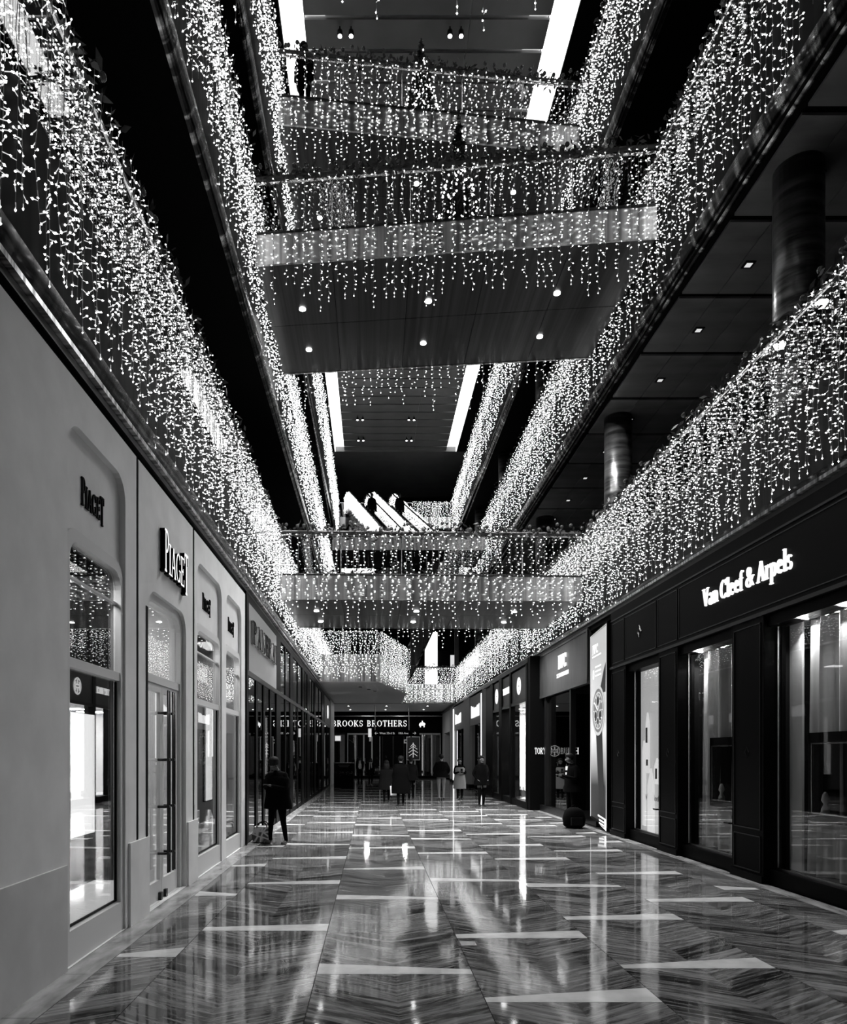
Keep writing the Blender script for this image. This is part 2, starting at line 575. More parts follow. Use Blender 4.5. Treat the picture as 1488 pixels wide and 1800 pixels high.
def ring_mark(name, c, r, u, n, mat, parent, depth=0.02, thick=0.13):
    """round double-T emblem: a ring with a cross-shaped mark inside"""
    u, n, up = Vector(u), Vector(n), Vector((0, 0, 1))
    mb = MB()
    N = 20
    c = Vector(c)
    for k in range(N):
        a, b = 2 * pi * k / N, 2 * pi * (k + 1) / N
        P = lambda t, rr: c + (u * cos(t) + up * sin(t)) * rr
        mb.prism([P(a, r * (1 - thick)), P(a, r), P(b, r), P(b, r * (1 - thick))], n * depth)

    def bar(x0, x1, y0, y1):
        mb.prism([c + u * (x0 * r) + up * (y0 * r), c + u * (x1 * r) + up * (y0 * r), c + u * (x1 * r) + up * (y1 * r), c + u * (x0 * r) + up * (y1 * r)], n * depth)
    bar(-.1, .1, .08, .8)
    bar(-.1, .1, -.8, -.08)
    bar(-.62, .62, .08, .26)
    bar(-.62, .62, -.26, -.08)
    bar(-.62, -.46, -.5, .5)
    bar(.46, .62, -.5, .5)
    return mb.build(name, mat, parent)


# ================================================================== LARGE STRUCTURE
XL, XR = -2.42, 5.16            # shopfront planes
CL, CR = -2.30, 5.27            # light-curtain planes
Z2, Z3, Z4 = 6.2, 11.95, 17.8   # upper floor levels
Y0, Y1, YB = -9.0, 45.0, 53.0   # atrium start, atrium end, end shop wall
ZC = 22.5

# ---- floor: marble tiles in long bays, white tapered inlays
floor = MB().box(-9, 12, Y0, 60, -0.4, -0.03).build('floor', M['grout'], kind='structure')
BAYS = [-2.17, -1.66, -0.44, 0.78, 2.0, 3.22, 4.44, 5.0]
YJ0, PITCH = 5.53, 1.86
tile_me = {}
for i in range(len(BAYS) - 1):
    w = BAYS[i + 1] - BAYS[i]
    for k in range(-2, 26):
        y = YJ0 + PITCH * k
        if y > 52:
            continue
        key = round(w, 3)
        if key not in tile_me:
            o = MB().box(0.003, w - 0.003, 0.003, PITCH - 0.003, -0.03, 0.0).build('floor_tile', M['tile'], floor)
            tile_me[key] = o.data
        else:
            o = link('floor_tile', tile_me[key], floor)
        o.location = (BAYS[i], y, 0)
for x0, x1 in ((-2.42, -2.17), (5.0, 5.2)):
    for k in range(-2, 26):
        y = YJ0 + PITCH * k
        for q in range(2):
            box('border_tile', (x0 + .002, x1 - .004, y + q * .93 + .003, y + q * .93 + .927, -.03, 0), M['border'], floor)
MB().box(-2.42, 5.2, Y0, YJ0 - 2 * PITCH - .006, -.03, 0).build('floor_tile', M['tile'], floor)
MB().box(-9, -2.425, 44, YB, -.03, 0).build('floor_tile', M['tile'], floor)
INL = {0: [6.0, 8.62, 10.9, 13.2], 1: [6.9, 9.4, 11.7, 13.5, 15.6], 2: [5.53, 8.4, 10.6, 13.0, 15.0], 3: [4.9, 6.62, 9.6, 12.3, 14.4],
       4: [5.68, 7.36, 9.2, 11.6, 13.4], 5: [8.27, 10.17, 12.6, 14.8], 6: [6.75, 9.0, 13.9]}
for i, ys in INL.items():
    ys = list(ys)
    y = ys[-1]
    while y < 46:
        y += random.choice((1.6, 1.9, 2.3, 2.7))
        ys.append(y)
    for y in ys:
        x0, x1 = BAYS[i] + .004, BAYS[i + 1] - .004
        if i == 6:
            x1 = BAYS[i + 1] - .1
        a, b = random.choice(((.09, .30), (.14, .28), (.28, .12)))
        MB().prism([(x0, y, 0), (x1, y, 0), (x1, y + b, 0), (x0, y + a, 0)], (0, 0, .0012)).build('stone_inlay', M['inlay'], floor)
# small brass floor-box cover set in a joint
fb = thing('floor_box_cover', 'small framed floor outlet cover set in the marble floor', 'floor outlet', (0.86, 6.42, 0.0))
MB().box(-.09, .09, -.09, .09, 0, .002).build('frame', M['black_steel'], fb)
MB().box(-.07, .07, -.07, .07, .002, .004).build('lid', M['steel'], fb)

# ---- roof: skylight panels with slots, white light coves both sides
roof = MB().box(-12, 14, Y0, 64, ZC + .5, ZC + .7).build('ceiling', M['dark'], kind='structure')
SL = 0.96
pan = {}
for k in range(36):
    yc = 15.3 + SL * k - 0.06
    if yc > 48.3:
        break
    for x0, x1 in ((-1.94, 2.745), (2.755, 5.0)):
        if x0 not in pan:
            o = box('ceiling_panel', (x0, x1, .06, SL - .06, ZC, ZC + .06), M['sky_panel'], roof)
            pan[x0] = o.data
        else:
            o = link('ceiling_panel', pan[x0], roof)
        o.location = (0, yc, 0)
ends = {}
for k in range(36):
    for x0, x1 in ((-1.93, -1.35), (4.42, 4.99)):
        if x0 not in ends:
            o = box('slot_end_glow', (x0, x1, -.06, .06, ZC + .10, ZC + .12), M['lit_soft'], roof)  # added glow standing in for cove light spilling into the slot ends
            ends[x0] = o.data
        else:
            o = link('slot_end_glow', ends[x0], roof)
        o.location = (0, 15.24 + SL * k, 0)
MB().box(-1.94, 5.0, 14, 48.4, ZC + .30, ZC + .32).build('plenum_lining', M['white'], roof)
for nm, x0, x1, xs in (('cove_light', -2.56, -1.96, -2.56), ('cove_light', 5.02, 5.66, 5.66)):
    mb = MB().box(x0, x1, 14, 48.4, ZC + .22, ZC + .25)
    mb.box(xs - .02, xs + .02, 14, 48.4, ZC - .12, ZC + .25)
    mb.build(nm, M['cove_light'], roof)
for x0, x1 in ((-12, -2.6), (5.70, 14)):
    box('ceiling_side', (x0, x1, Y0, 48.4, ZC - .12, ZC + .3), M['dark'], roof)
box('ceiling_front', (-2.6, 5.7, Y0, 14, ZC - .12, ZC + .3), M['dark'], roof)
end_ceil = MB().box(-12, 14, 48.42, 64, ZC - .1, ZC + .3).build('ceiling_end', M['sky_panel'], roof)
# pairs of spotlights on the slots
n = 0
for yy in (20.3, 43.55, 46.4):
    for xx in (-.94, -.62, 2.2, 2.52):
        t = thing('spotlight', f'{["outer left", "inner left", "inner right", "outer right"][(-.94, -.62, 2.2, 2.52).index(xx)]} round spotlight in the {["nearest", "middle", "farthest"][(20.3, 43.55, 46.4).index(yy)]} row on the skylight ceiling', 'spotlight', (xx, yy, ZC), 'ceiling spotlights under the skylight')
        MB().lathe([(.02, .08), (.02, -.1), (.075, -.12), (.085, -.26)], (0, 0, 0), 10).build('housing', M['black_steel'], t, True)
        MB().lathe([(.06, -.262), (.06, -.275)], (0, 0, 0), 10).build('lens', M['downlight'], t)
        n += 1

# ---- outer walls of the upper floors, end walls, closing wall behind
wl = struct('wall_left')
wr = struct('wall_right')
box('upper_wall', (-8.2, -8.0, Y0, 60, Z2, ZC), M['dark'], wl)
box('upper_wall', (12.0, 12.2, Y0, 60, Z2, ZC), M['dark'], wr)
box('wall_back', (-9, 12, Y0 - .2, Y0, 0, ZC), M['dark'], kind='structure')
box('wall_end', (-12, 14, 57.0, 57.2, Z2, ZC), M['dark'], kind='structure')


# ---- floor slabs of the side galleries with rippled metal coves
def slab(name, side, z_top, z_bot, cove_r, y0, y1, parent):
    s = -1 if side == 'left' else 1
    xc = CL - .06 if side == 'left' else CR + .06          # fascia face
    xo = -8.0 if side == 'left' else 12.0
    o = box(name, (xc + s * .1, xo, y0, y1, z_bot + .02, z_top), M['black_matt'], kind='structure')
    box('fascia', (xc, xc + s * .1, y0, y1, z_bot + cove_r * 1.7, z_top), M['brush_side'], o)
    # rounded cove under the fascia
    N = 7
    vs, fs = [], []
    ys = np.linspace(y0, y1, 2)
    prof = []
    for k in range(N + 1):
        t = pi / 2 * k / N
        prof.append((xc + s * cove_r * (1 - cos(t)) , z_bot + cove_r * 1.7 * (1 - sin(t))))
    for y in ys:
        vs += [(p[0], y, p[1]) for p in prof]
    m = N + 1
    for i in range(N):
        fs.append((i, i + 1, m + i + 1, m + i))
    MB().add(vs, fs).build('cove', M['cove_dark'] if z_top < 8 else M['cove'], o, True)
    return o


M['brush_side'] = mat_noise('dark_side_fascia', 0.002, 0.012, (9, 9, 0.15), rough=0.7, spec=0.04, detail=6)
slab('upper_slab_left', 'left', Z2, 4.97, .12, Y0, 57, None)
slab('upper_slab_right', 'right', Z2, 4.90, .12, Y0, 57, None)
slab('third_slab_left', 'left', Z3, 10.17, .14, Y0, 48, None)
slab('third_slab_right', 'right', Z3, 10.15, .20, Y0, 48, None)
slab('fourth_slab_left', 'left', Z4, 15.35, .14, Y0, 48, None)
slab('fourth_slab_right', 'right', Z4, 15.6, .18, Y0, 48, None)

ORD = 'first second third fourth fifth sixth seventh eighth ninth tenth eleventh twelfth thirteenth fourteenth'.split()
# timber ceiling planks under the right third-floor gallery
tc_ = struct('ceiling_terrace')
pm = None
for iy in range(19):
    for ix in range(9):
        if pm is None:
            o = box('ceiling_plank', (.006, .654, .06, 1.80, 10.10, 10.14), M['terrace_ceiling'], tc_)
            pm = o.data
        else:
            o = link('ceiling_plank', pm, tc_)
        o.location = (5.62 + ix * .66, 7.4 + iy * 1.87, 0)
for iy in range(14):
    for xx in (6.42,):
        t = thing('ceiling_downlight', ORD[iy] + ' square downlight from the near end in the dark plank ceiling', 'downlight', (xx, 8.42 + iy * 1.87, 10.1), 'downlights in the plank ceiling')
        MB().box(-.09, .09, -.09, .09, -.015, .0).build('trim_ring', M['black_steel'], t)
        MB().box(-.05, .05, -.05, .05, -.02, -.015).build('lens', M['lit_soft'], t)

# round columns on the right galleries
for z0, z1, ys in ((Z2, 10.1, (10.2, 17.7, 25.2, 32.7, 40.2)), (Z3, 15.58, (25.2, 32.7, 40.2))):
    for y in ys:
        o = MB().lathe([(.33, 0), (.33, z1 - z0)], (0, 0, 0), 28).build('column', M['column'], None, True, 'structure')
        o.location = (6.1, y, z0)
        o['label'] = 'round column clad in rippled dark metal on the right gallery'


# ------------------------------------------------------------------ fairy-light strings (geometry shared by all curtains)
def string_geo(drop, dz, seed, ball=0.014, zig=0.012):
    """one hanging string: wire, bulb holders, bulbs -> numpy arrays (verts, tri faces, material index)"""
    r = np.random.default_rng(seed)
    V, Fc, MI = [], [], []

    def put(vs, fs, mi):
        o = sum(len(a) for a in V)
        V.append(np.array(vs, float))
        Fc.append(np.array(fs, int) + o)
        MI.append(np.full(len(fs), mi))
    nk = max(3, int(drop / .35))
    zs = -np.linspace(0, drop, nk)
    px = r.normal(0, zig, nk)
    py = r.normal(0, zig, nk)
    vs, fs = [], []
    for i in range(nk):
        for k in range(3):
            t = 2 * pi * k / 3
            vs.append((px[i] + .003 * cos(t), py[i] + .003 * sin(t), zs[i]))
    for i in range(nk - 1):
        for k in range(3):
            a, b, c, d = i * 3 + k, i * 3 + (k + 1) % 3, (i + 1) * 3 + (k + 1) % 3, (i + 1) * 3 + k
            fs += [(a, b, c), (a, c, d)]
    put(vs, fs, 0)
    z = -.06
    while z > -drop:
        t = r.uniform(0, 2 * pi)
        el = r.normal(0, .35)
        last = z - dz < -drop
        d = np.array([cos(t) * cos(el), sin(t) * cos(el), sin(el)]) if not last else np.array([0, 0, -1.0])
        p = np.array([np.interp(-z, -zs, px), np.interp(-z, -zs, py), z])
        ln = r.uniform(.022, .042)
        a = np.cross(d, (0.3, 0.2, 1)); a /= np.linalg.norm(a); b = np.cross(d, a)
        q = p + d * ln
        vs = []
        for c in (p, q):
            for k in range(3):
                s = 2 * pi * k / 3
                vs.append(c + (a * cos(s) + b * sin(s)) * .0036)
        put(vs, [(0, 1, 4), (0, 4, 3), (1, 2, 5), (1, 5, 4), (2, 0, 3), (2, 3, 5)], 2)
        R = ball * r.uniform(.8, 1.2)
        c = q + d * R
        vs = [c + a * R, c + b * R, c - a * R, c - b * R, c + d * R * 1.5, c - d * R]
        put(vs, [(0, 1, 4), (1, 2, 4), (2, 3, 4), (3, 0, 4), (1, 0, 5), (2, 1, 5), (3, 2, 5), (0, 3, 5)], 1)
        z -= dz * r.uniform(.75, 1.25)
    return np.concatenate(V), np.concatenate(Fc), np.concatenate(MI)


STR = {}
LMATS = ('wire', 'bulb', 'stub')


def np_mesh(name, V, Fc, MI, mats):
    me = bpy.data.meshes.new(name)
    me.vertices.add(len(V))
    me.vertices.foreach_set('co', np.ascontiguousarray(V, dtype=np.float32).ravel())
    nl = len(Fc) * 3
    me.loops.add(nl)
    me.loops.foreach_set('vertex_index', np.ascontiguousarray(Fc, dtype=np.int32).ravel())
    me.polygons.add(len(Fc))
    me.polygons.foreach_set('loop_start', np.arange(0, nl, 3, dtype=np.int32))
    for m in mats:
        me.materials.append(m)
    me.polygons.foreach_set('material_index', np.ascontiguousarray(MI, dtype=np.int32))
    me.update(calc_edges=True)
    return me


def light_curtain(label, pts, ztop, drop, spacing, dz, ball, n_parts=0, part_from=None, group='curtains of fairy lights', jitter=0.12, lay=0.05, thin=1.0):
    """strings hung along the ground polyline pts; the n_parts strings after part_from are objects, the rest one mass"""
    P = [Vector((p[0], p[1])) for p in pts]
    seg = [(P[i + 1] - P[i]).length for i in range(len(P) - 1)]
    tot = sum(seg)
    zt = (lambda s: ztop) if not callable(ztop) else ztop
    root = thing('light_curtain', label, 'string lights', (pts[0][0], pts[0][1], 0), group)
    base = Vector((pts[0][0], pts[0][1], 0))
    spots = []
    s = spacing / 2
    while s < tot:
        a, i = s, 0
        while a > seg[i] and i < len(seg) - 1:
            a -= seg[i]
            i += 1
        d = (P[i + 1] - P[i]) / seg[i]
        q = P[i] + d * a + Vector((-d.y, d.x)) * random.uniform(-lay, lay)
        spots.append((q.x, q.y, zt(s), s))
        s += spacing * random.uniform(.65, 1.35) * (1.0 if s < 33 else thin)
    key = (round(drop, 2), dz, ball)
    if key not in STR:
        STR[key] = [string_geo(drop * (1 + random.uniform(-jitter, .3 * jitter)), dz, k + int(drop * 100), ball) for k in range(8)]
        STR[key + ('me',)] = [np_mesh('light_string', *g, [M[m] for m in LMATS]) for g in STR[key]]
    start = part_from if part_from is not None else 0
    parts = [q for q in spots if q[3] >= start][:n_parts]
    ids = set(id(q) for q in parts)
    for q in parts:
        o = link('light_string', random.choice(STR[key + ('me',)]), root)
        o.location = Vector((q[0], q[1], q[2])) - base
        o.rotation_euler = (0, 0, random.uniform(0, 6.28))
    VV, FF, MM, off = [], [], [], 0
    for q in spots:
        if id(q) in ids:
            continue
        V, Fc, MI = random.choice(STR[key])
        t = random.uniform(0, 6.28)
        R = np.array([[cos(t), -sin(t), 0], [sin(t), cos(t), 0], [0, 0, 1]])
        VV.append(V @ R.T + np.array([q[0] - base.x, q[1] - base.y, q[2]]))
        FF.append(Fc + off)
        MM.append(MI)
        off += len(V)
    if VV:
        link('light_string_mass', np_mesh('light_string_mass', np.concatenate(VV), np.concatenate(FF), np.concatenate(MM), [M[m] for m in LMATS]), root, 'stuff')
    return root


def garland(label, pts, z, n_baubles, part_from=0.0, per_m=75, group='leafy garlands along the handrails', r0=.15, every=.22):
    """leafy garland on a handrail, glass baubles in it"""
    P = [Vector((p[0], p[1], z if len(p) < 3 else p[2])) for p in pts]
    root = thing('garland', label, 'garland', P[0], group)
    seg = [(P[i + 1] - P[i]).length for i in range(len(P) - 1)]
    tot = sum(seg)

    def at(s):
        i = 0
        while s > seg[i] and i < len(seg) - 1:
            s -= seg[i]
            i += 1
        return P[i] + (P[i + 1] - P[i]) * (s / seg[i]) - P[0]
    n = int(tot * per_m)
    ss = rng.uniform(0, tot, n)
    C = np.array([at(s)[:] for s in ss])
    C += rng.normal(0, r0 * .55, (n, 3))
    d1 = rng.normal(0, 1, (n, 3)); d1 /= np.linalg.norm(d1, axis=1)[:, None]
    d2 = np.cross(d1, rng.normal(0, 1, (n, 3))); d2 /= np.linalg.norm(d2, axis=1)[:, None]
    V = np.stack([C - d1 * .075, C + d2 * .03, C + d1 * .075, C - d2 * .03], 1).reshape(-1, 3)
    b = np.arange(n)[:, None] * 4
    Fc = np.concatenate([b + [0, 1, 2], b + [0, 2, 3]])
    link('leaves', np_mesh('leaves', V, Fc, np.zeros(len(Fc), int), [M['leaf']]), root, 'stuff')
    MB().tube([p - P[0] for p in P], .04, 6).build('core', M['leaf'], root)
    s, k = part_from, 0
    if n_baubles:
        bme = BAUBLE
        while k < n_baubles and s < tot:
            o = link('bauble', bme, root)
            o.location = at(s) + Vector((random.uniform(-.09, .09), random.uniform(-.09, .09), random.uniform(.04, .26)))
            o.scale = (1, 1, 1)
            s += every * random.uniform(.5, 1.5)
            k += 1
    return root


_b = MB().ball((0, 0, 0), .046, 12, 8)
BAUBLE = bpy.data.meshes.new('bauble')
BAUBLE.from_pydata(_b.v, [], _b.f)
BAUBLE.materials.append(M['bauble'])
BAUBLE.polygons.foreach_set('use_smooth', [True] * len(BAUBLE.polygons))


def railing(pts, z, name='glass_railing', pitch=1.5, y_from=None):
    """structure: panes, posts and handrail along a polyline"""
    root = struct(name, (pts[0][0], pts[0][1], z))
    base = Vector((pts[0][0], pts[0][1], 0))
    for i in range(len(pts) - 1):
        a, b = Vector((*pts[i], 0)) - base, Vector((*pts[i + 1], 0)) - base
        Ln = (b - a).length
        n = max(1, round(Ln / pitch))
        d = (b - a).normalized()
        for k in range(n):
            p, q = a + d * (Ln * k / n + .012), a + d * (Ln * (k + 1) / n - .012)
            nn = Vector((-d.y, d.x, 0)) * .006
            MB().prism([p - nn, q - nn, q + nn, p + nn], (0, 0, .98)).build('pane', M['glass_rail'], root)
        MB().tube([a + Vector((0, 0, 1.02)), b + Vector((0, 0, 1.02))], .028, 8).build('handrail', M['steel'], root)
    return root


YS = Y0 + 1
for side, xs, c in (('left', CL - .08, CL), ('right', CR + .08, CR)):
    for z, nm in ((Z2, 'second'), (Z3, 'third'), (Z4, 'fourth')):
        railing([(xs, YS), (xs, 47.9)], z, 'glass_railing')

SIDES = [
    ('left', CL, Z2 + 1.12, 2.2, .088, .075, .0085, 13.0, 70),
    ('right', CR, Z2 + 1.08, 2.15, .09, .075, .009, 15.0, 75),
    ('left', CL, Z3 + 1.07, 2.6, .13, .082, .011, 15.5, 70),
    ('right', CR, Z3 + 1.07, 2.6, .13, .082, .011, 16.0, 75),
    ('left', CL, Z4 + 1.05, 2.9, .13, .09, .013, 20.5, 60),
    ('right', CR, Z4 + 1.05, 2.9, .13, .09, .013, 21.0, 60),
]
LV = {Z2: 'second', Z3: 'third', Z4: 'fourth'}
for side, x, zt, drop, sp, dz, ball, frm, npart in SIDES:
    lev = 'second' if zt < 8 else 'third' if zt < 14 else 'fourth'
    gx = x + (-.13 if side == 'left' else .13)
    light_curtain(f'wide curtain of fairy light strings along the {side} {lev} floor gallery railing', [(x, YS), (x, 45 if lev == 'second' else 47.5)], zt, drop, sp, dz, ball, npart, frm, lay=.045, thin=1.7)
    garland(f'dark leafy garland with baubles on the {side} {lev} floor handrail', [(gx, YS), (gx, 45 if lev == 'second' else 47.5)], zt, 70, frm - .5)


def spot(loc, power, cone, rot=(0, 0, 0)):
    d = bpy.data.lights.new('downlight_lamp', 'SPOT')
    d.energy = power
    d.spot_size = radians(cone)
    d.spot_blend = .6
    d.shadow_soft_size = .12
    o = bpy.data.objects.new('downlight_lamp', d)
    COL.objects.link(o)
    o.location = loc
    o.rotation_euler = rot
    return o


# ---- bridges
def bridge(name, label, yl, yr, depth, zf, th=.6, curtains=True, drop=None, sp=.145, dz=.088, ball=.0115, parts=True, key=''):
    xl, xr = CL - .02, CR + .02
    o = struct(name, (0, 0, zf), label)
    A0, B0 = Vector((xl, yl, 0)), Vector((xr, yr, 0))
    dep = Vector((0, depth, 0))
    n = Vector((0, .05, 0))
    MB().prism([A0 + n, B0 + n, B0 + dep - n, A0 + dep - n], (0, 0, -th + .05)).build('deck', M['black_matt'], o)
    for k, (p, q) in enumerate(((A0, B0), (A0 + dep, B0 + dep))):
        s = 1 if k == 0 else -1
        f = MB()
        f.prism([p, q, q + n * s, p + n * s], (0, 0, -th))
        f.build('fascia', M['brush_x'], o)
        e = MB().prism([p - n * .4 * s, q - n * .4 * s, q + n * s, p + n * s], (0, 0, .035))
        e.build('edge_trim', M['black_steel'], o)
    for i in range(5):            # soffit panels and downlights
        for j in range(2):
            u0, u1 = i / 5, (i + 1) / 5
            p = A0.lerp(B0, u0) + dep * (j / 2) + Vector((.006, .008 + .05 * (1 - j), -th + .04))
            q = A0.lerp(B0, u1) + dep * (j / 2) + Vector((-.006, .008 + .05 * (1 - j), -th + .04))
            e = Vector((0, depth / 2 - .066, 0))
            MB().prism([p, q, q + e, p + e], (0, 0, -.03)).build('soffit_panel', M['soffit'], o)
    for u in (.105, .46, .81):
        for w in (.36, .74):
            c = A0.lerp(B0, u) + dep * w
            dl = MB().lathe([(.07, 0), (.07, -.02), (.05, -.021), (.001, -.021)], (c.x, c.y, -th + .012), 12)
            dl.build('downlight', M['downlight'], o)
            if key in ('lowest footbridge', 'middle footbridge'):
                spot((c.x, c.y, zf - th - .02), DOWN_W, 130)
    xs = (A0 - n * .3, B0 - n * .3)
    for k, off in enumerate((Vector((0, .04, 0)), dep - Vector((0, .04, 0)))):
        m = 5
        for i in range(m):
            p = A0.lerp(B0, i / m) + off + Vector((.012, 0, 0))
            q = A0.lerp(B0, (i + 1) / m) + off - Vector((.012, 0, 0))
            MB().prism([p, q, q + Vector((0, .012, 0)), p + Vector((0, .012, 0))], (0, 0, 1.0)).build('pane', M['glass_rail'], o)
            if i:
                MB().tube([p - Vector((.012, 0, 0)), p + Vector((-.012, 0, 1.02))], .012, 6).build('post', M['steel'], o)
        MB().tube([A0 + off + Vector((0, 0, 1.03)), B0 + off + Vector((0, 0, 1.03))], .028, 8).build('handrail', M['steel'], o)
    if curtains:
        d = drop
        for k, (dy, who) in enumerate(((-.07, 'front'), (depth + .07, 'rear'))):
            light_curtain(f'curtain of fairy light strings hung on the {who} of the {key}', [(xl + .08, yl + dy), (xr - .08, yr + dy)], zf + 1.06, d, sp * 1.25, dz, ball, 70 if (k == 0 or parts == 'both') else 0, 0, jitter=.2, lay=.03)
            garland(f'dark leafy garland along the {who} handrail of the {key}', [(xl + .05, yl + dy + .05), (xr - .05, yr + dy + .05)], zf + 1.08, 45 if k == 0 else 0, every=.17)
    return o


bridge('footbridge', 'lowest footbridge, level, with a bright brushed metal fascia', 17.75, 17.95, 4.0, Z2, key='lowest footbridge', drop=2.25, ball=.013)
bridge('footbridge', 'middle footbridge rising to the right with a broad brushed metal fascia', 14.0, 13.25, 4.05, Z3, key='middle footbridge', drop=2.55, parts='both')
bridge('footbridge', 'highest footbridge sloping down to the right near the skylight', 17.35, 18.2, 4.0, Z4, key='highest footbridge', drop=2.75, th=.68, ball=.014, sp=.15, dz=.095)
bridge('footbridge', 'overhead footbridge of which only hanging bulb ends show', 4.6, 4.3, 3.9, Z3, key='overhead footbridge', drop=2.55, parts=False, sp=.32)

# ------------------------------------------------------------------ trims above the shopfronts
for side, x, s, zb in (('left', XL, -1, 4.97), ('right', XR, 1, 4.90)):
    t = struct('trim_1' if side == 'left' else 'trim_2')
    y1 = 43.8 if side == 'left' else 53
    MB().box(x - s * .05, x + s * .2, Y0, y1, zb - .05, zb - .005).build('bright_edge', M['edge'], t)
    MB().box(x - s * .0, x + s * .2, Y0, y1, zb - .12, zb - .055).build('band', M['black_steel'], t)
    MB().box(x + s * .05, x + s * .2, Y0, y1, zb - .22, zb - .125).build('shadow_gap', M['black_matt'], t)


# ================================================================== SHOPFRONTS
def lamp(name, loc, size, power, rot=(0, 0, 0), size_y=None):
    d = bpy.data.lights.new(name, 'AREA')
    d.shape = 'RECTANGLE'
    d.size = size
    d.size_y = size_y or size
    d.energy = power
    o = bpy.data.objects.new(name, d)
    COL.objects.link(o)
    o.location = loc
    o.rotation_euler = rot
    return o


def shell(name, x0, x1, y0, y1, z0, z1, mat, parent, open_side):
    """interior lining of a display or shop: floor, ceiling, back and two side walls, open toward the mall"""
    t = .03
    mb = MB()
    mb.box(x0, x1, y0, y1, z0 - t, z0)
    mb.box(x0, x1, y0, y1, z1, z1 + t)
    mb.box(x0, x1, y0 - t, y0, z0, z1)
    mb.box(x0, x1, y1, y1 + t, z0, z1)
    xb = min(x0, x1) if open_side == '+x' else max(x0, x1)
    mb.box(xb - t / 2, xb + t / 2, y0, y1, z0, z1)
    return mb.build('shop_niche' if name == 'shop_lining' else 'display_niche', mat, None, kind='structure')


# ------------------------------------------------------------------ left: pale stone jeweller's front
FZ = 4.76
wl_front = wl
W1o = rounded(5.64, 6.96, 0.0, 4.40, .24)
DRo = rounded(7.66, 9.22, 0.0, 3.52, .26)
W3o = rounded(9.80, 11.40, 0.0, 4.40, .24)
W4o = rounded(11.74, 13.10, 0.0, 4.40, .24)


def facade_panel(y0, y1, holes, back=XL - .09):
    return holed_plate('stone_panel', XL, back, [(y0, 0), (y1, 0), (y1, FZ), (y0, FZ)], holes, M['stone'], wl)


# holes that start at the floor: lift the outline's foot a hair above it
def lift(o):
    return [(a, max(b, .004)) for a, b in o]


facade_panel(Y0, 7.28, [lift(W1o)])
facade_panel(7.35, 9.56, [lift(DRo)])
facade_panel(9.65, 13.48, [lift(W3o), lift(W4o)])
box('groove_shade_fill', (XL - .10, XL - .006, 7.281, 7.349, 0, FZ), M['black_matt'], wl)  # black fill put into the open groove for its shade
box('groove_shade_fill', (XL - .10, XL - .006, 9.561, 9.649, 0, FZ), M['black_matt'], wl)
for a, b in ((7.04, 7.64), (9.26, 9.76)):
    box('plinth_block', (XL - .01, XL + .025, a, b, 0, .83), M['stone'], wl)
for k in range(5):
    y1 = 5.60 - k * 2.4
    box('plinth_slab', (XL - .01, XL + .02, y1 - 2.39, y1, 0, .835), M['stone_dark'], wl)
box('end_reveal', (XL - .4, XL + .03, 13.48, 13.62, 0, FZ), M['black'], wl)
# flat black strip on the stone, standing in for the shadow line beside the door
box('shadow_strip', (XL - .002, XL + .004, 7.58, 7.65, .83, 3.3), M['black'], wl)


def shop_window(idx, y0, y1, ztop, label, word):
    """tall window: outer frame, pane above the transom, pane below it, base panel, blank lettered panel over it"""
    o = struct(f'window_{idx}', (0, 0, 0), label)
    xr = XL - .05
    g0, g1 = y0 + .09, y1 - .07
    outer = rounded(y0, y1, .0, ztop + .10, .2)
    inner = rounded(g0, g1, .28, ztop, .16)
    ring_frame('window_frame', XL - .09, XL - .02, outer, inner, M['grey_frame'], o)
    holed_plate('head_panel', XL - .06, XL - .10, [(y0, ztop - .3), (y1, ztop - .3), (y1, 4.45), (y0, 4.45)], [rounded(y0 + .02, y1 - .02, ztop - .28, ztop + .08, .19)], M['stone'], o)
    box('transom', (XL - .085, XL - .03, g0, g1, 2.42, 2.50), M['grey_frame'], o)
    bead = MB()
    for z0, z1 in ((.29, 2.41),):
        bead.box(XL - .075, XL - .06, g1 - .03, g1, z0, z1)
        bead.box(XL - .075, XL - .06, g0, g1, z0, z0 + .02)
    bead.build('glazing_bead', M['black'], o)
    up = rounded(g0, g1, 2.50, ztop, .16)
    MB().prism([(XL - .07, a, b) for a, b in up], (-.012, 0, 0)).build('pane', M['glass'], o)
    MB().box(XL - .082, XL - .07, g0, g1, .28, 2.42).build('pane', M['glass'], o)
    if word:
        ym = (y0 + y1) / 2
        sign_word('PIAGET', 'shop_sign', None, None, (0, 0, 0), (0, 1, 0), .19, .012, (1, 0, 0), M['letter_dark'], width=.46, parent=o, tall={0: (1.25, 0), 5: (1.18, .18)}) if False else None
    return o


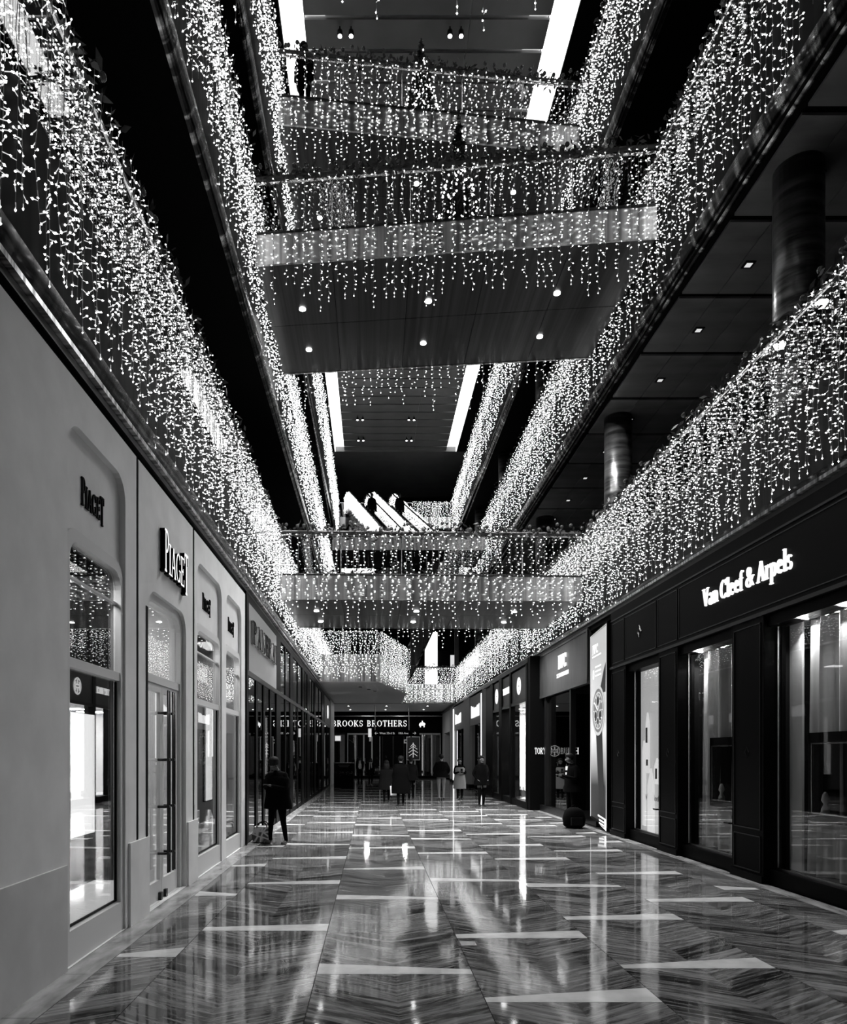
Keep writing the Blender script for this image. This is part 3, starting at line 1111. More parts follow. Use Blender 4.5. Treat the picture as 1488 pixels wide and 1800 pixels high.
win_labels = {1: 'first tall window with rounded corners in the pale stone front', 2: 'second tall window, just beyond the glass door', 3: 'third tall window, narrowest looking, at the dark end of the stone front'}
for i, (a, b) in enumerate(((5.64, 6.96), (9.80, 11.40), (11.74, 13.10))):
    shop_window(i + 1, a, b, 3.46, win_labels[i + 1], False)
for (a, b), lb in (((5.64, 6.96), 'small dark PIAGET lettering above the nearest tall window'), ((9.80, 11.40), 'small dark PIAGET lettering above the window beyond the door'), ((11.74, 13.10), 'small dark PIAGET lettering above the last stone-front window')):
    m = (a + b) / 2
    sign_word('PIAGET', 'shop_sign', lb, 'sign', (XL - .06, m - .26, 3.83), (0, 1, 0), .19, .014, (1, 0, 0), M['letter_dark'], width=.50, gap=.03, tall={0: (1.28, 0), 5: (1.2, .2)})
sign_word('PIAGET', 'shop_sign', 'large white lit PIAGET letters above the glass shop door', 'sign', (XL + .0, 8.08, 3.80), (0, 1, 0), .36, .06, (1, 0, 0), M['letter'], width=1.02, gap=.0, tall={0: (1.36, 0), 5: (1.24, .2)}, side=M['black'])

# glass double door
dr = struct('door_1', (0, 0, 0), 'glass double door with tall ladder pulls in the stone front')
ring_frame('door_frame', XL - .16, XL - .05, lift(DRo), rounded(7.75, 9.13, .01, 3.42, .2), M['grey_frame'], dr)
box('transom', (XL - .15, XL - .07, 7.75, 9.13, 2.53, 2.62), M['grey_frame'], dr)
MB().prism([(XL - .11, a, b) for a, b in rounded(7.75, 9.13, 2.62, 3.42, .2)], (-.012, 0, 0)).build('pane', M['glass'], dr)
for a, b in ((7.77, 8.435), (8.445, 9.11)):
    lf = holed_plate('door_leaf', XL - .085, XL - .135, [(a, .01), (b, .01), (b, 2.52), (a, 2.52)], [[(a + .07, .24), (b - .07, .24), (b - .07, 2.44), (a + .07, 2.44)]], M['grey_frame'], dr)
    MB().box(XL - .115, XL - .105, a + .07, b - .07, .24, 2.44).build('pane', M['glass'], lf)
    yh = b - .10 if a < 8 else a + .10
    hd = MB()
    for q in (-.035, .035):
        hd.tube([(XL + .03, yh + q, .33), (XL + .03, yh + q, 2.46)], .012, 10)
    for z in (.55, 1.1, 1.65, 2.2):
        hd.tube([(XL - .10, yh, z), (XL + .03, yh, z)], .016, 8)
        hd.tube([(XL + .03, yh - .035, z), (XL + .03, yh + .035, z)], .014, 8)
    hd.build('handle', M['black_steel'], lf, True)
    MB().box(XL - .085, XL - .05, yh - .03, yh + .03, .01, .10).build('floor_bolt', M['black_steel'], lf)

# interiors behind the stone front
shell('display_lining', XL - .12, XL - 1.9, 5.3, 7.35, .27, 3.9, M['dark'], wl, '+x')
shell('shop_lining', XL - .17, XL - 3.2, 7.45, 9.45, .0, 3.7, M['white'], wl, '+x')
shell('display_lining', XL - .12, XL - 1.6, 9.6, 13.3, .27, 3.9, M['grey_wall'], wl, '+x')


def lit_board(label, x, y0, y1, z0, z1, mat, cat='display panel', facing=1):
    t = thing('display_board', label, cat, (x, y0, z0))
    MB().box(-.05 * facing, 0, 0, y1 - y0, 0, z1 - z0).build('frame', M['black'], t)
    MB().box(0, .01 * facing, .02, y1 - y0 - .02, .02, z1 - z0 - .02).build('lit_face', mat, t)
    return t


def plinth(label, x0, x1, y0, y1, z0, z1, mat='white'):
    t = thing('display_plinth', label, 'plinth', ((x0 + x1) / 2, y0, z0))
    xm = (x0 + x1) / 2
    MB().box(x0 - xm, x1 - xm, 0, y1 - y0, 0, z1 - z0 - .03).build('base', M[mat], t)
    MB().box(x0 - xm - .01, x1 - xm + .01, -.01, y1 - y0 + .01, z1 - z0 - .03, z1 - z0).build('top', M[mat], t)
    return t


lit_board('bright white backlit board standing in the nearest window', XL - .35, 6.5, 7.08, .92, 2.12, M['lit_panel'])
lit_board('dark framed board beside the backlit one in the nearest window', XL - 1.2, 5.6, 6.3, .5, 2.2, M['poster_dark'])
plinth('low white plinth on the floor of the nearest window', XL - .32, XL - .13, 5.78, 7.0, .275, .47, 'lit_soft')  # glows through its material in place of a lamp shining on it
plinth('small white plinth carrying a watch stand in the nearest window', XL - 1.5, XL - 1.2, 6.8, 7.15, .27, 1.25)
ws = thing('watch_stand', 'tiny watch on a white stand inside the nearest window', 'watch', (XL - 1.35, 6.97, 1.25))
MB().lathe([(.04, 0), (.03, .05), (.035, .08)], (0, 0, 0), 12).build('stand', M['white'], ws)
MB().tube([(.0, .05 * cos(t), .12 + .05 * sin(t)) for t in np.linspace(0, 2 * pi, 13)], .012, 6, False).build('bracelet', M['steel'], ws)
lamp('display_lamp_window', (XL - .35, 6.2, 3.4), .3, 26, size_y=.8)
lamp('shop_ceiling_lamp', (XL - 1.6, 8.45, 3.6), 1.6, 45)
for lb, y in (('bright white backlit board in the window beyond the door', 10.35), ('bright white backlit board in the last stone-front window', 12.2)):
    lit_board(lb, XL - .45, y, y + .5, .9, 2.6, M['lit_panel'])
plinth('low white plinth in the window beyond the door', XL - .5, XL - .15, 9.95, 11.2, .27, .55)
plinth('low white plinth in the last stone-front window', XL - .5, XL - .15, 11.9, 12.95, .27, .55)
lamp('display_lamp_window', (XL - .4, 10.6, 3.6), .3, 22, size_y=1.2)
lamp('display_lamp_window', (XL - .4, 12.4, 3.6), .3, 22, size_y=1.0)
t = thing('shop_counter', 'pale shop counter seen through the glass door', 'counter', (XL - 2.2, 8.5, 0))
MB().box(-.3, .3, -.7, .7, 0, .95).build('base', M['grey_wall'], t)
MB().box(-.33, .33, -.73, .73, .95, 1.0).build('worktop', M['white'], t)
tp = thing('wall_picture', 'tall dark picture hanging inside behind the glass door', 'picture', (XL - 3.16, 8.4, 1.2))
MB().box(0, .03, -.35, .35, 0, 1.5).build('frame', M['black'], tp)
MB().box(.03, .035, -.31, .31, .04, 1.46).build('print', M['cloth_grey'], tp)

# ------------------------------------------------------------------ left: black metal and glass front
lb = struct('wall_left_black')
MB().box(XL - .1, XL + .0, 13.62, 43.8, 4.70, 4.85).build('head_beam', M['black'], lb)
fp = MB().box(XL - .04, XL - .005, 13.90, 17.90, 3.36, 4.70).build('fascia_panel', M['panel_metal'], lb)
box('transom', (XL - .06, XL + .005, 13.62, 40.3, 3.26, 3.36), M['black_steel'], lb)
posts = [(13.62, 13.9), (17.9, 18.7), (20.9, 21.6), (24.4, 25.0), (26.3, 27.4), (29.5, 30.2), (33.8, 35.4), (39.8, 40.4)]
for a, b in posts:
    box('post', (XL - .14, XL + .0, a, b, 0, 4.70), M['black'], lb)
for i in range(len(posts) - 1):
    a, b = posts[i][1], posts[i + 1][0]
    o = struct(f'window_{4 + i}')
    MB().box(XL - .035, XL - .025, a, b, .12, 3.26).build('pane', M['glass_dark'], o)
    if i:
        MB().box(XL - .035, XL - .025, a, b, 3.36, 4.70).build('pane', M['glass_dark'], o)
    MB().box(XL - .09, XL - .02, a, b, 0, .12).build('sill', M['black'], o)
    nm = 4 if i == 0 else 2
    for k in range(1, nm):
        ym = a + (b - a) * k / nm
        wd = .12 if i == 0 else .09
        box('mullion', (XL - .05, XL - .005, ym - wd, ym + wd, 0, 3.26), M['black'], o)
        if i:
            box('mullion', (XL - .05, XL - .005, ym - .06, ym + .06, 3.36, 4.70), M['black'], o)
shell('shop_lining', XL - .15, XL - 3.0, 13.7, 43.5, .0, 4.7, M['black_matt'], lb, '+x')
sign_word('PANERAI', 'shop_sign', 'dark block PANERAI letters on the bright metal fascia panel', 'sign', (XL + .0, 14.15, 3.92), (0, 1, 0), .47, .05, (1, 0, 0), M['letter_dark'], width=3.4, side=M['steel'])
t = thing('ornamental_screen', 'tall screen with swirling ornament inside the first black shop bay', 'screen', (XL - .3, 16.5, .1))
MB().box(-.02, 0, 0, 1.3, 0, 3.1).build('panel', M['wood'], t)
for k in range(7):
    c = (.01, .65, .45 + k * .42)
    mb = MB()
    for rr in (.12, .24, .36):
        mb.tube([(c[0], c[1] + rr * 1.2 * cos(q), c[2] + rr * .55 * sin(q)) for q in np.linspace(0, 2 * pi, 17)], .012, 4, False)
    mb.build('scroll', M['steel'], t)
# lit slabs and lamps deep inside the black front
for k, (y, z0, z1) in enumerate(((21.9, 1.1, 2.9), (27.9, 1.0, 2.6), (31.5, 1.2, 2.6), (36.8, 1.0, 2.4))):
    lit_board(('lit upright slab in the second glazed bay of the black front', 'lit upright slab in the fourth glazed bay of the black front', 'lit upright slab in the fifth glazed bay of the black front', 'lit upright slab in the last glazed bay of the black front')[k], XL - .9, y, y + .5, z0, z1, M['lit_panel'])
    lamp('shop_ceiling_lamp', (XL - 1.4, y + .4, 4.5), .6, 18)
endp = MB().box(XL - .5, XL + .04, 40.4, 43.8, 0, 4.85).build('pillar_end', M['pale'], None, kind='structure')
endp['label'] = 'pale end pier where the left shopfront stops'
em = thing('round_emblem', 'round white emblem on the last black fascia of the left side', 'sign', (XL + .03, 37.6, 4.0))
MB().tube([(0, 0, 0), (.03, 0, 0)], .34, 20).build('disc', M['letter'], em)
box('fascia_panel', (XL - .04, XL + .03, 35.4, 39.8, 3.36, 4.70), M['grey_wall'], lb)

# ------------------------------------------------------------------ right: black panelled jeweller's front
vc = struct('wall_right_black')
box('head_band', (XR, XR + .3, Y0, 15.42, 4.58, 4.78), M['black'], vc)
MB().box(XR - .015, XR + .02, Y0, 15.42, 4.57, 4.60).build('moulding', M['black_steel'], vc)
box('frieze', (XR, XR + .3, Y0, 15.42, 3.60, 4.57), M['black'], vc)
MB().box(XR - .03, XR + .02, Y0, 15.42, 3.55, 3.60).build('moulding', M['black_steel'], vc)
for a, b in ((15.30, 14.60), (14.52, 12.95), (12.88, 12.05), (11.98, 6.6)):
    # raised frieze panels with thin mouldings
    mb = MB()
    z0, z1, w = 3.66, 4.52, .015
    mb.box(XR - .012, XR, b, a, z0, z0 + w); mb.box(XR - .012, XR, b, a, z1 - w, z1)
    mb.box(XR - .012, XR, b, b + w, z0, z1); mb.box(XR - .012, XR, a - w, a, z0, z1)
    mb.build('panel_moulding', M['black_steel'], vc)  # lighter metal tone imitates black lacquer edges catching light
    box('frieze_panel', (XR - .006, XR, b + w, a - w, z0 + w, z1 - w), M['black'], vc)
PIL = [(15.40, 14.52), (12.85, 12.05), (10.22, 9.40), (7.2, 6.4), (4.2, 3.4)]
for b, a in PIL:
    box('pilaster', (XR, XR + .22, a, b, 0, 3.55), M['black'], vc)
    for z0, z1 in ((.13, .62), (.70, 3.47)):
        mb = MB(); w = .014
        mb.box(XR - .012, XR, a + .06, b - .06, z0, z0 + w); mb.box(XR - .012, XR, a + .06, b - .06, z1 - w, z1)
        mb.box(XR - .012, XR, a + .06, a + .06 + w, z0, z1); mb.box(XR - .012, XR, b - .06 - w, b - .06, z0, z1)
        mb.build('panel_moulding', M['black_steel'], vc)  # lighter tone stands in for light caught on the lacquer edges
    box('plinth_block', (XR - .03, XR, a - .01, b + .01, 0, .10), M['black'], vc)
    c = (XR - .008, (a + b) / 2, 1.75)
    MB().tube([(c[0], c[1], c[2] + .07), (c[0], c[1] + .05, c[2]), (c[0], c[1], c[2] - .07), (c[0], c[1] - .05, c[2]), (c[0], c[1], c[2] + .07)], .004, 4, False).build('diamond_mark', M['black_steel'], vc)
c = (XR - .012, 13.75, 4.10)
for s in (1, .6):
    MB().tube([(c[0], c[1], c[2] + .12 * s), (c[0], c[1] + .09 * s, c[2]), (c[0], c[1], c[2] - .12 * s), (c[0], c[1] - .09 * s, c[2]), (c[0], c[1], c[2] + .12 * s)], .007, 4, False).build('diamond_mark', M['wood'], vc)
openings = [(12.85, 14.52), (10.22, 12.05), (7.2, 9.40), (4.2, 6.4)]
for i, (a, b) in enumerate(openings):
    o = struct(f'window_{11 + i}')
    box('header', (XR + .05, XR + .3, a, b, 3.40, 3.55), M['black'], o)
    box('reveal', (XR + .21, XR + .26, b - .06, b, .2, 3.40), M['black'], o)
    box('sill', (XR + .08, XR + .26, a, b, 0, .20), M['black'], o)
    fr = MB()
    fr.box(XR + .17, XR + .19, a, b, .20, .225)
    fr.box(XR + .17, XR + .19, b - .03, b, .20, 3.4)
    fr.build('glazing_bead', M['steel'], o)
    MB().box(XR + .18, XR + .192, a, b, .20, 3.40).build('pane', M['glass_low'], o)
    shell('display_lining', XR + .22, XR + .95, a, b, .19, 3.5, M['dark'], o, '-x')
sign_word('Van Cleef & Arpels', 'shop_sign', 'white lit Van Cleef & Arpels letters on the black frieze', 'sign', (XR - .006, 11.08, 4.00), (0, -1, 0), .28, .03, (-1, 0, 0), M['letter'], width=2.36, space=.26, gap=.03)


def drape(label, x, y0, y1, z0, z1, n, parent=None, amp=.10):
    vs, fs = [], []
    m = n * 12
    for j, z in enumerate((z0, z0 + (z1 - z0) * .5, z1)):
        for k in range(m + 1):
            u = k / m
            vs.append((x + amp * (sin(u * n * 2 * pi + 1.6 * sin(u * 5)) + .5 * sin(u * n * 4.7 * pi + 1)) * (1 - .12 * j), y0 + (y1 - y0) * u + .03 * sin(j + u * 9), z))
    for j in range(2):
        for k in range(m):
            a = j * (m + 1) + k
            fs.append((a, a + 1, a + m + 2, a + m + 1))
    t = thing('drape', label, 'drape', (0, 0, 0))
    MB().add(vs, fs).build('folds', M['curtain'], t, True)
    MB().tube([(x, y0, z1 + .02), (x, y1, z1 + .02)], .018, 8).build('rail', M['steel'], t)
    return t


def vitrine(label, x, y0, y1, z0, z1):
    t = thing('wall_vitrine', label, 'display case', (x, (y0 + y1) / 2, z0))
    h, w = z1 - z0, (y1 - y0) / 2
    mb = MB()
    mb.box(-.05, .10, -w, w, 0, .09); mb.box(-.05, .10, -w, w, h - .12, h)
    mb.box(-.05, .10, -w, -w + .06, 0, h); mb.box(-.05, .10, w - .06, w, 0, h)
    mb.box(.09, .11, -w, w, 0, h)
    mb.build('case', M['black'], t)
    mb = MB()
    for q in (-w + .065, w - .075):
        mb.box(-.052, -.045, q, q + .01, .1, h - .13)
    mb.box(-.052, -.045, -w + .07, w - .07, .1, .11); mb.box(-.052, -.045, -w + .07, w - .07, h - .14, h - .13)
    mb.build('bright_rim', M['steel'], t)
    MB().box(-.04, -.036, -w + .06, w - .06, .09, h - .12).build('pane', M['glass'], t)
    b = MB().lathe([(.05, 0), (.045, .06), (.02, .12), (.045, .17), (.03, .24), (.012, .27)], (.04, w - .2, .09), 12).build('necklace_bust', M['white'], t, True)
    return t


drape('pale gathered drape hanging in the middle black-framed window', XR + .46, 10.24, 12.0, .2, 3.42, 6)
drape('wide velvet drape hanging in the nearest black-framed window', XR + .46, 7.22, 9.1, .2, 3.42, 6)
MB().box(XR + .34, XR + .37, 9.12, 9.39, .2, 3.42).build('side_panel', M['grey_wall'], vc)
vitrine('black glass display case hung before the drape in the middle black-framed window', XR + .27, 10.40, 11.36, .90, 1.98)
vitrine('black glass display case hung before the drape in the nearest black-framed window', XR + .27, 7.75, 8.8, .90, 1.98)
for y, p in ((11.8, 52), (8.95, 34), (8.2, 14)):
    lamp('display_lamp_drape', (XR + .25, y, 3.36), .10, p * 1.0, rot=(radians(-32), radians(-10), 0), size_y=.3)
# glowing paper-village panel in the far window of this front
t = thing('paper_village', 'pale glowing panel with white paper houses in the far black-framed window', 'display', (XR + .30, 13.65, .2))
MB().box(0, .03, -.79, .84, 0, 3.2).build('backlit_panel', M['paper_back'], t)
hs = MB()
for y, w, z0, h, r in ((.42, .16, 1.15, .95, .25), (-.05, .22, .95, .35, .15), (.25, .30, .0, .9, .35), (-.35, .3, .5, .55, .2), (.6, .14, .1, 1.5, .2), (-.5, .14, 1.2, 1.1, .2)):
    hs.prism([(-.04, y - w / 2, z0), (-.04, y + w / 2, z0), (-.04, y + w / 2, z0 + h), (-.04, y, z0 + h + r), (-.04, y - w / 2, z0 + h)], (.03, 0, 0))
hs.build('paper_houses', M['paper'], t)
wn = MB()
for y, z, h in ((.42, 1.75, .3), (.40, 1.3, .12), (-.05, 1.05, .2), (-.4, .8, .35), (-.55, 1.9, .3)):
    wn.box(-.055, -.041, y - .03, y + .03, z, z + h)
wn.build('dark_windows', M['poster_dark'], t)
plain_text('Van Cleef & Arpels', 'small_print', (-.02, .55, .62), .17, (0, -1, 0), (0, 0, 1), M['cloth_grey'], t)
door_pull = MB()
for b, a in PIL[1:3]:
    MB().tube([(XR + .1, b - .9 + .0, .95)] * 1 + [(XR + .0, b - .9, .95)], .01, 6) if False else None
for y in (12.9, 10.26):
    o = MB().tube([(XR + .10, y + .02, .72), (XR - .02, y + .02, .72), (XR - .02, y + .14, .72)], .014, 8).build('door_handle', M['black_steel'], vc)

# ------------------------------------------------------------------ right: light-box advertisement
ad = thing('advert_lightbox', 'tall backlit watch advertisement beside the wood-veneer watch shop', 'light box', (XR - .02, 16.2, 0))
u = Vector((-.06, -1.0, 0)).normalized()        # reading direction, slightly turned toward the camera
nrm = Vector((-1, .06, 0)).normalized()


def adp(s, z, d=0.0):
    return Vector((0, 0, z)) + u * s + nrm * d


mb = MB()
mb.prism([adp(-.72, .22), adp(.72, .12), adp(.72, 4.62), adp(-.72, 4.56)], -nrm * .16)
mb.build('housing', M['black'], ad)
m, nt, b = new_mat('advert_print')
tc = node(nt, 'ShaderNodeTexCoord')
sp = node(nt, 'ShaderNodeSeparateXYZ')
nt.links.new(tc.outputs['Object'], sp.inputs[0])
cr = node(nt, 'ShaderNodeValToRGB')
mr = node(nt, 'ShaderNodeMapRange')
mr.inputs['From Max'].default_value = 4.6
nt.links.new(sp.outputs[2], mr.inputs['Value'])
nt.links.new(mr.outputs[0], cr.inputs[0])
cr.color_ramp.elements[0].position = .22
cr.color_ramp.elements[0].color = grey(.012)
cr.color_ramp.elements[1].position = .48
cr.color_ramp.elements[1].color = grey(.42)
e = cr.color_ramp.elements.new(.9)
e.color = grey(.26)
nt.links.new(cr.outputs[0], b.inputs['Emission Color'])
nt.links.new(cr.outputs[0], b.inputs['Base Color'])
b.inputs['Emission Strength'].default_value = 1.0
M['advert'] = m
MB().prism([adp(-.67, .28, .004), adp(.67, .19, .004), adp(.67, 4.55, .004), adp(-.67, 4.5, .004)], nrm * .004).build('print', M['advert'], ad)
mb = MB()
for p, q in (((-.69, .26), (-.69, 4.52)), ((.69, .17), (.69, 4.58)), ((-.69, 4.51), (.69, 4.57))):
    a_, b_ = adp(p[0], p[1], .012), adp(q[0], q[1], .012)
    mb.tube([a_, b_], .007, 4)
mb.build('lit_edge', M['lit_soft'], ad)
wc = (0.02, 2.72)


def disc(r0, r1, c, d, mat, name, n=28, sx=1.0):
    mb = MB()
    for k in range(n):
        p0, p1 = 2 * pi * k / n, 2 * pi * (k + 1) / n
        q = [adp(c[0] + sx * r0 * cos(p0), c[1] + r0 * sin(p0), d), adp(c[0] + sx * r1 * cos(p0), c[1] + r1 * sin(p0), d), adp(c[0] + sx * r1 * cos(p1), c[1] + r1 * sin(p1), d), adp(c[0] + sx * r0 * cos(p1), c[1] + r0 * sin(p1), d)]
        if r0 < 1e-4:
            q = q[1:3] + [q[0]]
        mb.prism(q, nrm * .002)
    return mb.build(name, mat, ad)


MB().prism([adp(-.20, 2.3, .010), adp(.34, 2.3, .010), adp(.56, .30, .010), adp(.12, .30, .010)], nrm * .002).build('watch_strap', M['poster_dark'], ad)
MB().prism([adp(.10, 3.1, .010), adp(.62, 3.1, .010), adp(.66, 3.75, .010), adp(.50, 3.62, .010)], nrm * .002).build('watch_strap', M['poster_dark'], ad)
M['ad_mid'] = mat_emit('advert_mid_tone', .12)
M['ad_light'] = mat_emit('advert_light_tone', .6)
disc(.0, .57, wc, .014, M['ad_mid'], 'watch_case')
disc(.50, .57, wc, .017, M['ad_light'], 'watch_bezel')
disc(.40, .43, wc, .017, M['ad_light'], 'watch_ring')
for cx, cy, r in ((0, .22, .14), (-.2, -.12, .14), (.2, -.12, .14), (0, -.24, .1)):
    disc(0, r, (wc[0] + cx, wc[1] + cy), .018, M['poster_dark'], 'subdial', 16)
    disc(r * .8, r, (wc[0] + cx, wc[1] + cy), .021, M['ad_light'], 'subdial_ring', 16)
mb = MB()
for k in range(12):
    a_ = 2 * pi * k / 12
    p, q = (wc[0] + .33 * cos(a_), wc[1] + .33 * sin(a_)), (wc[0] + .39 * cos(a_), wc[1] + .39 * sin(a_))
    mb.tube([adp(*p, .02), adp(*q, .02)], .014, 4)
mb.tube([adp(*wc, .024), adp(wc[0] + .2, wc[1] + .22, .024)], .016, 4)
mb.tube([adp(*wc, .024), adp(wc[0] - .28, wc[1] + .2, .024)], .012, 4)
mb.build('hands_and_markers', M['ad_light'], ad)
for q in (.18, -.05, -.25):
    disc(0, .05, (wc[0] + .60, wc[1] + q), .012, M['ad_light'], 'crown', 8)
sign_word('IWC', '', None, None, adp(-.52, 4.05, .010)[:], u[:], .22, .003, nrm[:], M['lit_panel'], parent=ad, part='printed_letter')
mb = MB()
for z in (3.98, 3.72, 3.62, 3.52):
    mb.prism([adp(-.52 if z > 3.8 else -.25, z, .01), adp(.25, z, .01), adp(.25, z + .03, .01), adp(-.52 if z > 3.8 else -.25, z + .03, .01)], nrm * .003)
mb.build('small_print', M['lit_panel'], ad)
disc(.07, .11, (-.42, 3.58), .01, M['lit_panel'], 'printed_mark', 14, .6)
pl = MB()
pl.prism([adp(.18, .14, .012), adp(.70, .05, .012), adp(.70, .30, .012), adp(.0, .36, .012), adp(.0, .32, .012), adp(.55, .28, .012), adp(.55, .1, .012)], nrm * .004)
for z in (.2, .13):
    pl.prism([adp(.1, z + .03, .012), adp(.5, z, .012), adp(.5, z + .035, .012), adp(.1, z + .065, .012)], nrm * .004)
pl.build('caption_plate', M['lit_panel'], ad)
box('pier', (XR + .25, XR + .4, 15.42, 17.06, 0, 4.78), M['black'], vc)

# ------------------------------------------------------------------ right: wood-veneer watch shop
iw = struct('wall_right_wood')
box('frieze', (XR, XR + .3, 17.06, 22.0, 3.50, 4.72), M['wood'], iw)
mb = MB()
mb.box(XR - .03, XR + .02, 17.06, 21.9, 3.44, 3.52); mb.box(XR - .02, XR + .02, 17.06, 21.9, 4.70, 4.76); mb.box(XR - .03, XR + .02, 17.06, 17.14, 3.5, 4.72)
mb.build('moulding', M['wood'], iw)
sign_word('IWC', 'shop_sign', 'white lit IWC letters on the dark veneer frieze', 'sign', (XR - .004, 19.72, 4.08), (0, -1, 0), .38, .03, (-1, 0, 0), M['letter'], width=.80, gap=.03)
sc = thing('shop_sign', 'small lit SCHAFFHAUSEN line under the IWC letters', 'sign', (XR - .004, 19.95, 3.86))
plain_text('SCHAFFHAUSEN', 'lettering', (0, 0, 0), .165, (0, -1, 0), (0, 0, 1), M['letter'], sc, .008)
o = struct('window_16')
MB().box(XR + .10, XR + .112, 18.75, 21.3, .18, 3.44).build('pane', M['glass_dark'], o)
mb = MB()
mb.box(XR + .02, XR + .16, 18.62, 18.75, 0, 3.44); mb.box(XR + .02, XR + .16, 21.3, 21.5, 0, 3.44); mb.box(XR + .0, XR + .16, 18.62, 22.0, 0, .18)
mb.build('window_frame', M['black_steel'], o)
shell('shop_lining', XR + .2, XR + 3.0, 17.1, 22.02, 0, 3.6, M['dark'], iw, '-x')
box('entrance_wall', (XR + .9, XR + .95, 17.1, 18.7, 0, 3.4), M['wood'], iw)
# glowing emblem and words standing in for a sign reflected in the glass
em = thing('reflected_lettering', 'glowing TORY BURCH words and round emblem imitating a reflection, left of the doorman', 'sign', (5.0, 21.98, 1.74))
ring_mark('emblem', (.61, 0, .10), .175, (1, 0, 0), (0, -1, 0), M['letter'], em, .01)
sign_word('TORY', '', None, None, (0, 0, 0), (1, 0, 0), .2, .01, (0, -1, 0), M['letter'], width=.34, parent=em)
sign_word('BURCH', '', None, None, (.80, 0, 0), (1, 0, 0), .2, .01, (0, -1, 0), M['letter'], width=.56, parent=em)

# ------------------------------------------------------------------ right: bag and fashion shop with round emblems
XT = 4.86
tb = struct('wall_right_fashion')
box('end_block', (XT, XT + 1.7, 22.0, 22.35, 0, 4.78), M['black'], tb)
box('head_band', (XT, XT + .5, 22.35, 31.2, 4.62, 4.78), M['black_steel'], tb)
TP = [(22.35, 22.55), (25.0, 25.25), (26.75, 27.35), (28.75, 29.4)]
for a, b in TP:
    box('post', (XT - .02, XT + .3, a, b, 0, 4.62), M['black'], tb)
for i, (a, b) in enumerate(((22.55, 25.0), (25.25, 26.75), (27.35, 28.75))):
    box('fascia_panel', (XT + .02, XT + .1, a, b, 3.52, 4.55), M['grey_wall'] if False else M['wood'], tb)
    box('rail', (XT - .01, XT + .1, a, b, 3.42, 3.52), M['black_steel'], tb)
    o = struct(f'window_{17 + i}')
    dx = .0 if i != 1 else .25
    MB().box(XT + .06 + dx, XT + .072 + dx, a, b, .22, 3.42).build('pane', M['glass_low'], o)
    box('sill', (XT, XT + .2 + dx, a, b, 0, .22), M['black'], o)
for k, (y, lbl) in enumerate(((23.75, 'round white emblem on the nearest fascia panel of the bag shop'), (28.0, 'round white emblem on the farthest fascia panel of the bag shop'))):
    t = thing('round_emblem', lbl, 'sign', (XT + .02, y, 4.02))
    ring_mark('emblem', (0, 0, 0), .29, (0, -1, 0), (-1, 0, 0), M['letter'], t, .02)
sign_word('TORY BURCH', 'shop_sign', 'white lit TORY BURCH letters between the two round emblems', 'sign', (XT + .02, 26.6, 3.93), (0, -1, 0), .24, .02, (-1, 0, 0), M['letter'], width=1.2, space=.3)
shell('shop_lining', XT + .35, XT + 2.4, 22.4, 29.3, .2, 3.5, M['white'], tb, '-x')
for y, p in ((23.7, 110), (26.0, 200), (28.1, 160)):
    lamp('shop_ceiling_lamp', (XT + 1.2, y, 3.4), 1.0, p)
sh = thing('display_shelf', 'white stepped display shelves behind the bag shop windows', 'shelf', (XT + 1.0, 23.0, .2))
for k, (z, y0, y1) in enumerate(((.5, .0, 1.7), (1.0, .0, 1.7), (1.5, 0, 1.7), (2.0, 0, 1.7))):
    MB().box(0, .4, y0, y1, z, z + .04).build('shelf_board', M['white'], sh)
for y in (.0, 1.66):
    MB().box(.0, .4, y, y + .04, 0, 2.3).build('upright', M['white'], sh)
hb = None
for k, (x, y, z) in enumerate(((XT + 1.15, 23.3, .74), (XT + 1.15, 23.9, 1.24), (XT + 1.15, 24.4, .74), (XT + 1.15, 23.5, 1.74), (XT + .55, 25.6, .22), (XT + .55, 26.1, .22), (XT + .5, 23.2, .22), (XT + .5, 24.2, .22))):
    lbls = ('dark handbag at the far end of the second shelf', 'dark handbag on the third shelf from the floor', 'dark handbag at the near end of the second shelf', 'dark handbag on the top shelf', 'handbag on the floor of the narrow recessed bay, nearer', 'handbag on the floor of the narrow recessed bay, farther', 'handbag on the sill of the wide bay, nearer', 'handbag on the sill of the wide bay, farther')
    t = thing('handbag', lbls[k] + ' of the bag shop', 'handbag', (x, y, z), 'handbags in the bag shop')
    MB().prism([(-.06, -.16, 0), (-.06, .16, 0), (-.06, .13, .22), (-.06, -.13, .22)], (.12, 0, 0)).build('body', M['cloth_dark'] if k % 2 else M['cloth_grey'], t)
    MB().tube([(0, .1 * cos(q), .22 + .12 * sin(q)) for q in np.linspace(0, pi, 9)], .008, 6).build('handle', M['black'], t)
mq = thing('display_torso', 'pale dressed display torso in the wide bay of the bag shop', 'mannequin', (XT + .8, 24.7, .2))
MB().lathe([(.16, 0), (.02, .03), (.02, .8), (.15, .82), (.2, 1.0), (.13, 1.3), (.19, 1.5), (.16, 1.62), (.05, 1.66), (.05, 1.75)], (0, 0, 0), 14, .65, 1).build('torso', M['cloth_grey'], mq, True)

